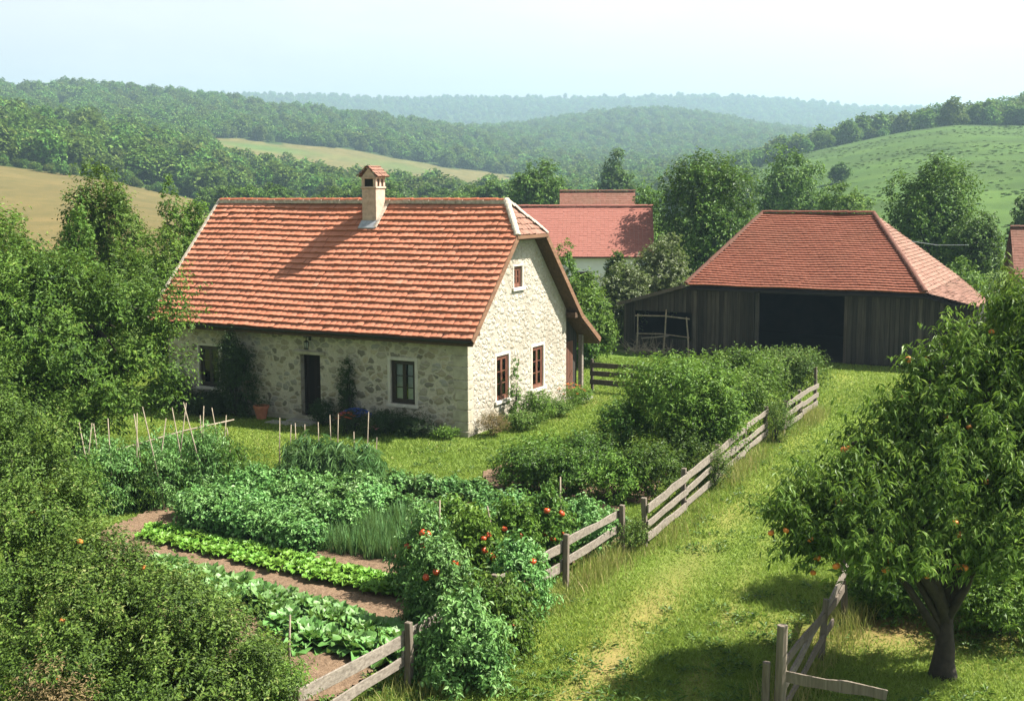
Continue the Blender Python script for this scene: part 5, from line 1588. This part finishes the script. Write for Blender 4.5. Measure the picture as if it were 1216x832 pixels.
# ------------------------------------------------------------------ trees behind the house and the barn
def bg_tree(name, u, D, top, wpx, m, label, seed, leaf=.2, shoots=1500, cat='tree', group=None, kind='round', bottom=None, per=9):
    az = (u - 608) / F
    p = at(u, 300, D); x, y = p[0], p[1]
    wpx = wpx * .86
    z0 = float(H(x, y))
    zt = HC + D * (HY - top) / F
    h = max(1.0, zt - z0); r = wpx / 2 * D / F
    rg = np.random.default_rng(seed)
    if kind == 'round':
        lobes = [((0, 0, h * .55), (r * .9, r * .9, h * .42))]
        for i in range(6):
            a = i * 1.05 + rg.normal() * .3; q = rg.uniform(.3, .8)
            lobes.append(((r * .55 * math.cos(a), r * .55 * math.sin(a), h * q), (r * .5, r * .5, h * .2)))
        lobes.append(((rg.normal() * .1 * r, 0, h * .84), (r * .5, r * .5, h * .17)))
    else:
        lobes = [((0, 0, h * .35), (r, r, h * .3)), ((rg.normal() * .1 * r, 0, h * .6), (r * .75, r * .75, h * .26)), ((rg.normal() * .1 * r, 0, h * .83), (r * .42, r * .42, h * .18)), ((.3 * r, 0, h * .45), (r * .6, r * .6, h * .25))]
    return tree(name, (x, y, z0), lobes, m, label, cat, group, seed, h * .4, max(.05, h * .02), shoots, per, min(1.3, r * .35), leaf, limbs=6, up=.6, droop=.3, wratio=.55, clumps=int(shoots / 22), pull=.4, lump=.16, shell=.55)


bg_tree('birch_tree', 128, 46, 197, 105, M['leaf_mid'], 'rounded birch rising before the golden field left of the house', 501, .12, 2600)
bg_tree('birch_tree', 92, 44, 248, 66, M['leaf_mid'], 'lower leafy birch leaning against the taller one on its left', 502, .12, 1500)
bg_tree('birch_tree', 208, 50, 212, 62, M['leaf_mid'], 'slim birch just left of the house roof', 503, .12, 1600, kind='tall')
bg_tree('birch_tree', 236, 52, 236, 60, M['leaf_bright'], 'low light green tree touching the upper left corner of the house roof', 504, .12, 1300)
bg_tree('young_tree', 10, 44, 252, 66, M['leaf_bright'], 'small light green tree at the left edge before the golden field', 505, .12, 1200)
bg_tree('young_tree', 188, 42, 262, 70, M['leaf_bright'], 'light green young tree between the walnut and the roof edge', 506, .11, 1200)
bg_tree('lime_tree', 834, 72, 188, 128, M['leaf_dark'], 'big dark round lime tree between the salmon roof and the barn', 511, .2, 3000)
bg_tree('lime_tree', 768, 80, 222, 50, M['leaf_bright'], 'small bright tree at the end of the salmon roof', 512, .17, 900)
bg_tree('oak_tree', 940, 118, 187, 92, M['leaf_mid'], 'rounded grey green oak on the meadow behind the barn roof', 513, .3, 1700)
bg_tree('oak_tree', 1000, 96, 221, 72, M['leaf_bright'], 'low bright tree showing over the barn ridge', 514, .22, 1100)
bg_tree('oak_tree', 1108, 74, 200, 122, M['leaf_mid'], 'tall broad oak right behind the barn hip', 515, .2, 3000)
bg_tree('oak_tree', 1160, 70, 255, 75, M['leaf_dark'], 'dark tree leaning right of the broad oak behind the barn', 516, .18, 1500)
bg_tree('young_tree', 1145, 61, 312, 80, M['leaf_bright'], 'bright shrub tree behind the low right end of the barn', 517, .14, 1000)
bg_tree('young_tree', 1214, 86, 238, 40, M['leaf_dark'], 'dark tree above the brick cottage roof', 518, .2, 900)
bg_tree('young_tree', 1190, 57, 345, 60, M['leaf_olive'], 'olive green bush in front of the brick cottage', 519, .12, 900)
bg_tree('hedge_bush', 700, 50, 348, 68, M['leaf_bright'], 'bright green hedge bush between the house gable and the barn shed', 521, .12, 1500)
bg_tree('hedge_bush', 672, 56, 285, 42, M['leaf_bright'], 'upright hedge bush just right of the gable roof edge', 522, .13, 800, kind='tall')
bg_tree('hedge_bush', 738, 57, 318, 70, M['leaf_willow'], 'pale willow bush in the hedge below the white farmhouse', 523, .14, 1200)
bg_tree('hedge_bush', 786, 60, 282, 78, M['leaf_willow'], 'tall silvery willow bush left of the barn roof', 524, .15, 1500)
bg_tree('hedge_bush', 732, 63, 298, 36, M['leaf_dark'], 'small dark round bush against the white farmhouse wall', 525, .14, 600)
bg_tree('hedge_bush', 695, 55, 325, 60, M['leaf_bright'], 'leafy hedge bush behind the gable eave', 526, .13, 1000)
bg_tree('hedge_bush', 690, 49, 372, 50, M['leaf_dark'], 'dark low hedge bush behind the far lawn fence', 528, .12, 900)
bg_tree('walnut_tree', 637, 128, 202, 72, M['leaf_mid'], 'dense round tree just above the salmon farmhouse roof', 531, .32, 1500)
bg_tree('poplar_tree', 728, 190, 182, 50, M['leaf_dark'], 'dark pointed poplar in the valley above the brown shed roof', 532, .5, 900, kind='tall')
# valley trees behind the house roof: copies of a few kinds
VT = [tree('valley_tree', (0, 0, 0), [((0, 0, 4.0), (2.7, 2.7, 3.0)), ((1.2, .3, 5.2), (1.5, 1.5, 1.5)), ((-1.3, -.4, 3.4), (1.6, 1.6, 1.8))], M[mm], 'x', 'tree', 'trees in the valley beyond the roofs', 540 + i, 2.5, .16, 800, 8, .9, .42, limbs=5, up=.6, droop=.3, wratio=.6, clumps=45, pull=.4) for i, mm in enumerate(('leaf_mid', 'leaf_dark', 'leaf_bright'))]
spots = []
rg = np.random.default_rng(77)
for u, r, s in ((448, 175, 1.15), (465, 190, 1.1), (498, 165, .9), (512, 205, 1.0), (530, 230, 1.0), (548, 190, 1.0), (566, 210, 1.2), (585, 180, 1.1), (600, 240, 1.2), (420, 180, 1.1), (400, 205, 1.1), (380, 185, 1.0), (655, 210, 1.1), (675, 240, 1.2), (700, 225, 1.1), (690, 180, .9), (752, 230, 1.2), (770, 270, 1.2), (800, 260, 1.2), (478, 240, 1.1), (620, 275, 1.2), (715, 290, 1.3), (740, 320, 1.3), (660, 310, 1.3), (560, 280, 1.2), (510, 280, 1.2), (430, 260, 1.2), (350, 220, 1.0), (325, 200, 1.0), (300, 210, 1.0), (275, 215, 1.0), (252, 230, .9), (880, 300, 1.2), (870, 250, 1.1)):
    spots.append((u, r, s))
for i, (u, r, s) in enumerate(spots):
    p = far_at(u, r)
    lab = 'leafy green tree in the valley tree line beyond the roofs'
    o = VT[i] if i < 3 else dup(VT[i % 3])
    o.location = tuple(p + np.array([0, 0, -.15])); o.rotation_euler = (0, 0, rg.uniform(0, 6.28)); k = s * rg.uniform(.85, 1.15) * .85; o.scale = (k * 1.15, k * 1.15, k); o['label'] = lab
# lone bushes on the right meadow
for u, r, s, lab in ((992, 260, .62, 'pair of small dark bushes alone on the right meadow'), (1120, 215, .45, 'small dark bush on the right meadow above the broad oak'), (985, 262, .45, 'lower bush beside the lone bush on the right meadow')):
    o = dup(VT[1]); p = far_at(u, r); o.location = tuple(p); o.scale = (s, s, s * .9); o['label'] = lab; o['category'] = 'bush'; o['group'] = 'bushes on the right meadow'
# power line behind the barn
a = at(1078, 286, 66); b2 = at(1150, 291, 64)
mb = MB().tube([tuple(a), tuple((a + b2) / 2 + (0, 0, -.12)), tuple(b2)], .018, 5)
tag(mb.build('overhead_wire', M['zinc'], None), 'thin pale wire strung between the trees behind the barn', 'wire')

# ------------------------------------------------------------------ the woods on the hills: one mass each, grown from real tree crowns
def far_template(seed, n, leaf, m='leaf_far'):
    rg = np.random.default_rng(seed)
    (v, f), ti = crown_data(rg, [((0, 0, 3.6), (2.9, 2.9, 3.4)), ((rg.normal() * .8, rg.normal() * .8, 5.6), (1.7, 1.7, 1.7)), ((1.3, .5, 4), (1.8, 1.8, 2.0)), ((-1.2, -.6, 4.2), (1.7, 1.7, 2.0))], n, 3, .9, leaf, up=.7, droop=.2, clumps=18, wratio=.75, pull=.35, shell=.7)
    me = raw_mesh('wood_crown', v, f, {'tint': np.repeat(ti, 2)}); me.materials.append(M[m])
    return bpy.data.objects.new('wood_crown', me)


TC = bpy.data.collections.new('wood_crowns')
for i in range(5): TC.objects.link(far_template(600 + i, 330, .82))


def scatter_group(coll):
    g = bpy.data.node_groups.new('woods', 'GeometryNodeTree')
    g.interface.new_socket('Geometry', in_out='INPUT', socket_type='NodeSocketGeometry')
    g.interface.new_socket('Geometry', in_out='OUTPUT', socket_type='NodeSocketGeometry')
    nd = g.nodes; ln = g.links
    gi, go = nd.new('NodeGroupInput'), nd.new('NodeGroupOutput')
    ci = nd.new('GeometryNodeCollectionInfo'); ci.inputs['Collection'].default_value = coll; ci.inputs['Separate Children'].default_value = True; ci.inputs['Reset Children'].default_value = True
    ip = nd.new('GeometryNodeInstanceOnPoints'); ip.inputs['Pick Instance'].default_value = True
    rv = nd.new('FunctionNodeRandomValue'); rv.data_type = 'FLOAT_VECTOR'; rv.inputs[0].default_value = (0, 0, 0); rv.inputs[1].default_value = (0.1, 0.1, 6.28)
    at_ = nd.new('GeometryNodeInputNamedAttribute'); at_.data_type = 'FLOAT_VECTOR'; at_.inputs['Name'].default_value = 'size'
    ri = nd.new('FunctionNodeRandomValue'); ri.data_type = 'INT'; ri.inputs[4].default_value = 0; ri.inputs[5].default_value = 4
    ln.new(gi.outputs[0], ip.inputs['Points']); ln.new(ci.outputs[0], ip.inputs['Instance']); ln.new(rv.outputs[0], ip.inputs['Rotation'])
    ln.new(at_.outputs[0], ip.inputs['Scale']); ln.new(ri.outputs[2], ip.inputs['Instance Index'])
    ln.new(ip.outputs[0], go.inputs[0])
    return g


GN = scatter_group(TC)


def wood(name, P, S, label, gn=None):
    me = bpy.data.meshes.new(name)
    me.vertices.add(len(P)); me.vertices.foreach_set('co', np.asarray(P, np.float32).ravel()); me.update()
    a = me.attributes.new('size', 'FLOAT_VECTOR', 'POINT'); a.data.foreach_set('vector', np.asarray(S, np.float32).ravel())
    o = link(name, me, M['leaf_far'])
    md = o.modifiers.new('woods', 'NODES'); md.node_group = gn or GN
    tag(o, label, 'forest', kind='stuff')


def wood_points(seed, r0, r1, spacing, ok, s0, hide=None, u0=-150, u1=1370):
    rg = np.random.default_rng(seed)
    a0, a1 = math.atan((u0 - 608) / F), math.atan((u1 - 608) / F)
    n = int((r1 ** 2 - r0 ** 2) / 2 * (a1 - a0) / spacing ** 2)
    r = np.sqrt(rg.uniform(r0 ** 2, r1 ** 2, n)); az = rg.uniform(a0, a1, n); u = az_to_u(az)
    k = ok(u, r, rg.uniform(0, 1, n)); r, az, u = r[k], az[k], u[k]
    x, y = r * np.sin(az), r * np.cos(az)
    h_ = wob(x, y, 16.0, seed + 50) + .6 * wob(x, y, 6.0, seed + 60) > -.52; x, y, r = x[h_], y[h_], r[h_]
    z = H(x, y)
    s = s0 * rg.uniform(.55, 1.4, len(r))
    S = np.stack([s * rg.uniform(.9, 1.2, len(r)), s * rg.uniform(.9, 1.2, len(r)), s * rg.uniform(.8, 1.15, len(r))], 1)
    return np.stack([x, y, z - .5], 1), S


def okA(u, r, q):
    fl, fp, mr = field_masks(u, r)
    rf = np.interp(u, [0, 245, 260, 420, 600, 640, 860, 990, 1000, 1216], [324, 322, 335, 330, 345, 380, 420, 436, 432, 432]) + 8 * np.sin(u / 23.0)
    thin = np.where((u > 868) & (r > 415) & (r < 470), .8, 1.0)
    return (r > rf) & ~fl & ~fp & ~mr & (q < thin)


P, S = wood_points(1, 315, 620, 6.3, okA, 1.0)
wood('forest', P, S, 'broadleaf wood on the nearer slopes round the fields')
P, S = wood_points(2, 600, 1120, 7.6, okA, 1.08)
wood('forest', P, S, 'dense forest covering the long left hill')
P, S = wood_points(3, 1100, 1650, 8.5, lambda u, r, q: (u > 360), 1.1)
wood('forest', P, S, 'hazy forest on the middle hill')
P, S = wood_points(4, 2150, 2680, 11.5, lambda u, r, q: (u > 250), 1.15)
wood('forest', P, S, 'blue forest on the farthest ridge')

def okM(u, r, q):
    fl, fp, mr = field_masks(u, r)
    x = r * np.sin(np.arctan((u - 608) / F / .992)); y = r * np.cos(np.arctan((u - 608) / F / .992))
    return mr & (r > 150) & (q < np.clip(.4 + 1.0 * wob(x * .5, y, 9.0, 44), 0, 1))


TC2 = bpy.data.collections.new('meadow_tufts')
for i in range(5): TC2.objects.link(far_template(620 + i, 40, 2.2, 'tuft'))
P, S = wood_points(5, 140, 424, 2.1, okM, .055)
wood('meadow_scrub', P + np.array([0, 0, .46]), S * np.array([1.6, 1.6, .45]), 'low tussocks dotted over the right meadow', scatter_group(TC2))
P, S = wood_points(6, 300, 345, 3.2, lambda u, r, q: (u < 262) & (np.abs(r - 321 - 4 * np.sin(u / 17.0)) < 5), .30)
wood('meadow_scrub', P + np.array([0, 0, .3]), S, 'rough scrub along the upper edge of the golden field')
# ------------------------------------------------------------------ grass
def grass_stuff():
    rg = np.random.default_rng(88)
    n = 690000
    r = 15.0 * (52 / 15.0) ** rg.uniform(0, 1, n) ** .9
    az = rg.uniform(math.atan(-690 / F), math.atan(800 / F), n)
    x, y = r * np.sin(az), r * np.cos(az)
    k = ~in_poly(x + .2 * wob(x, y, .5, 71), y + .2 * wob(x, y, .5, 72), BED) & ~in_poly(x, y, BED2)
    lx = (x - HOUSE[0]) * AX[0] + (y - HOUSE[1]) * AX[1]; ly = (x - HOUSE[0]) * AY[0] + (y - HOUSE[1]) * AY[1]
    k &= ~((lx > -11.8) & (lx < .1) & (ly > -.1) & (ly < 8.2))
    bx = (x - BARN[0]) * AX[0] + (y - BARN[1]) * AX[1]; by = (x - BARN[0]) * AY[0] + (y - BARN[1]) * AY[1]
    k &= ~((bx > -10.1) & (bx < 5.2) & (by > -.1) & (by < 9.6))
    dt = np.minimum(seg_dist(x, y, TRACK1) + .12, seg_dist(x, y, TRACK2) + .5)
    wear = np.clip(1.25 - dt / .7, 0, 1) * np.clip(.75 + .9 * wob(x, y, .9, 21), 0, 1) * np.interp(y, [17, 24, 30], [1, .75, .25])
    dry = np.clip(1.25 - np.hypot((x - gp(1040, 745)[0]) / 2.6, (y - gp(1040, 745)[1]) / 1.3), 0, 1)
    k &= rg.uniform(0, 1, n) > np.maximum(wear * .95, dry * .9)
    x, y, r, wear = x[k], y[k], r[k], wear[k]; n = len(x)
    fd = np.minimum(seg_dist(x, y, [P_g1 + lowdir * 10, P_g1, P_g2, P_u, gp(968, 488)[:2]]), 9)
    tall = np.clip(1 - fd / .7, 0, 1)
    h = (.055 + .035 * wob(x, y, .7, 91) + .02 * wob(x, y, 3, 92)) * rg.uniform(.6, 1.5, n) * (1 - .6 * wear) + .15 * tall * rg.uniform(0, 1, n) ** 2
    h = np.maximum(h, .02)
    wd = np.clip(.0011 * r, .012, .05) * rg.uniform(.6, 1.2, n)
    a = rg.uniform(0, 6.28, n); c, s = np.cos(a), np.sin(a)
    lean = rg.normal(0, .65, (n, 2)) * h[:, None]
    v = np.empty((n, 3, 3))
    v[:, 0] = np.stack([x - c * wd / 2, y - s * wd / 2, np.zeros(n)], 1); v[:, 1] = np.stack([x + c * wd / 2, y + s * wd / 2, np.zeros(n)], 1)
    v[:, 2] = np.stack([x + lean[:, 0], y + lean[:, 1], h], 1)
    tint = np.clip(.42 + .17 * rg.normal(size=n) + .34 * wob(x, y, 1.1, 93) + .2 * wob(x, y, 4, 94) + .25 * wear + .15 * tall, 0, 1)
    me = raw_mesh('grass', v.reshape(-1, 3), np.arange(n * 3).reshape(-1, 3), {'tint': tint})
    tag(link('grass', me, M['grass']), 'short sunlit grass of the lawn and the path', 'grass', kind='stuff')
    # broad leaved weeds and clover cushions in the turf
    rg = np.random.default_rng(90)
    m_ = 1500
    r = 15.5 * (36 / 15.5) ** rg.uniform(0, 1, m_); az = rg.uniform(-.42, .42, m_); cx, cy = r * np.sin(az), r * np.cos(az)
    lx = (cx - HOUSE[0]) * AX[0] + (cy - HOUSE[1]) * AX[1]; ly = (cx - HOUSE[0]) * AY[0] + (cy - HOUSE[1]) * AY[1]
    k = ~in_poly(cx, cy, BED) & ~in_poly(cx, cy, BED2) & ~((lx > -11.9) & (lx < .3) & (ly > -.3)) & (wob(cx, cy, 1.2, 97) > -.15)
    cx, cy = cx[k], cy[k]; m_ = len(cx); q = 16
    i = np.repeat(np.arange(m_), q); sp = rg.uniform(.05, .2, m_)[i]
    a = rg.uniform(0, 6.28, m_ * q); rr = sp * np.sqrt(rg.uniform(0, 1, m_ * q))
    P = np.stack([cx[i] + rr * np.cos(a), cy[i] + rr * np.sin(a), rg.uniform(.02, .07, m_ * q)], 1)
    D = np.stack([np.cos(a), np.sin(a), rg.uniform(.1, .7, m_ * q)], 1)
    v, f = leaves(P, D, np.tile([0, 0, 1.0], (m_ * q, 1)) + rg.normal(0, .25, (m_ * q, 3)), rg.uniform(.05, .13, m_ * q), rg.uniform(.025, .05, m_ * q))
    me = raw_mesh('turf_weeds', v, f, {'tint': np.repeat(np.clip(rg.normal(.45, .2, m_ * q), 0, 1), 2)})
    tag(link('turf_weeds', me, M['leaf_dark']), 'broad leaved weeds scattered through the turf', 'weeds', kind='stuff')
    # tall seeding grass along the fence
    rg = np.random.default_rng(89)
    pts = [P_g1 + lowdir * 10, P_g1, P_g2, P_u, gp(929, 516)[:2], gp(968, 488)[:2]]
    segs = [(np.array(a), np.array(b)) for a, b in zip(pts[:-1], pts[1:])]
    P = []
    for a_, b_ in segs:
        L = np.linalg.norm(b_ - a_); m_ = int(L * 300)
        t = rg.uniform(0, 1, m_); d = (b_ - a_) / L; sd_ = np.array([d[1], -d[0]])
        P.append(a_ + (b_ - a_) * t[:, None] + sd_ * (rg.normal(.22, .26, m_))[:, None])
    r0_, r1_ = gp(925, 852)[:2], gp(1004, 738)[:2]
    t = rg.uniform(-.1, 1.1, 2200); P.append(r0_ + (r1_ - r0_) * t[:, None] + rg.normal(0, .22, (2200, 2)))
    P = np.concatenate(P); n = len(P)
    cl = np.clip(.5 + .9 * wob(P[:, 0], P[:, 1], .45, 95), 0, 1); k = rg.uniform(0, 1, n) < .15 + cl; P = P[k]; cl = cl[k]; n = len(P)
    h = (.12 + .32 * cl) * rg.uniform(.4, 1.15, n)
    a = rg.uniform(0, 6.28, n); c, s = np.cos(a), np.sin(a); wd = rg.uniform(.006, .016, n)
    ln = rg.normal(0, .28, (n, 2)) * h[:, None]
    v = np.zeros((n, 5, 3)); X = np.stack([c, s], 1)
    v[:, 0, :2] = P - X * wd[:, None] / 2; v[:, 1, :2] = P + X * wd[:, None] / 2
    v[:, 2, :2] = P + ln * .4 + X * wd[:, None] * .45; v[:, 3, :2] = P + ln * .4 - X * wd[:, None] * .45; v[:, 2:4, 2] = (h * .6)[:, None]
    v[:, 4, :2] = P + ln; v[:, 4, 2] = h
    b5 = np.arange(n)[:, None] * 5
    f = np.concatenate([b5 + [0, 1, 2], b5 + [0, 2, 3], b5 + [3, 2, 4]], 1).reshape(-1, 3)
    tint = np.clip(rg.normal(.5, .25, n) + .1 * cl, 0, 1)
    me = raw_mesh('tall_grass', v.reshape(-1, 3), f, {'tint': np.repeat(tint, 3)})
    tag(link('tall_grass', me, M['weed']), 'tall seeding grass and weeds along the fences', 'grass', kind='stuff')


grass_stuff()
bpy.context.view_layer.update()
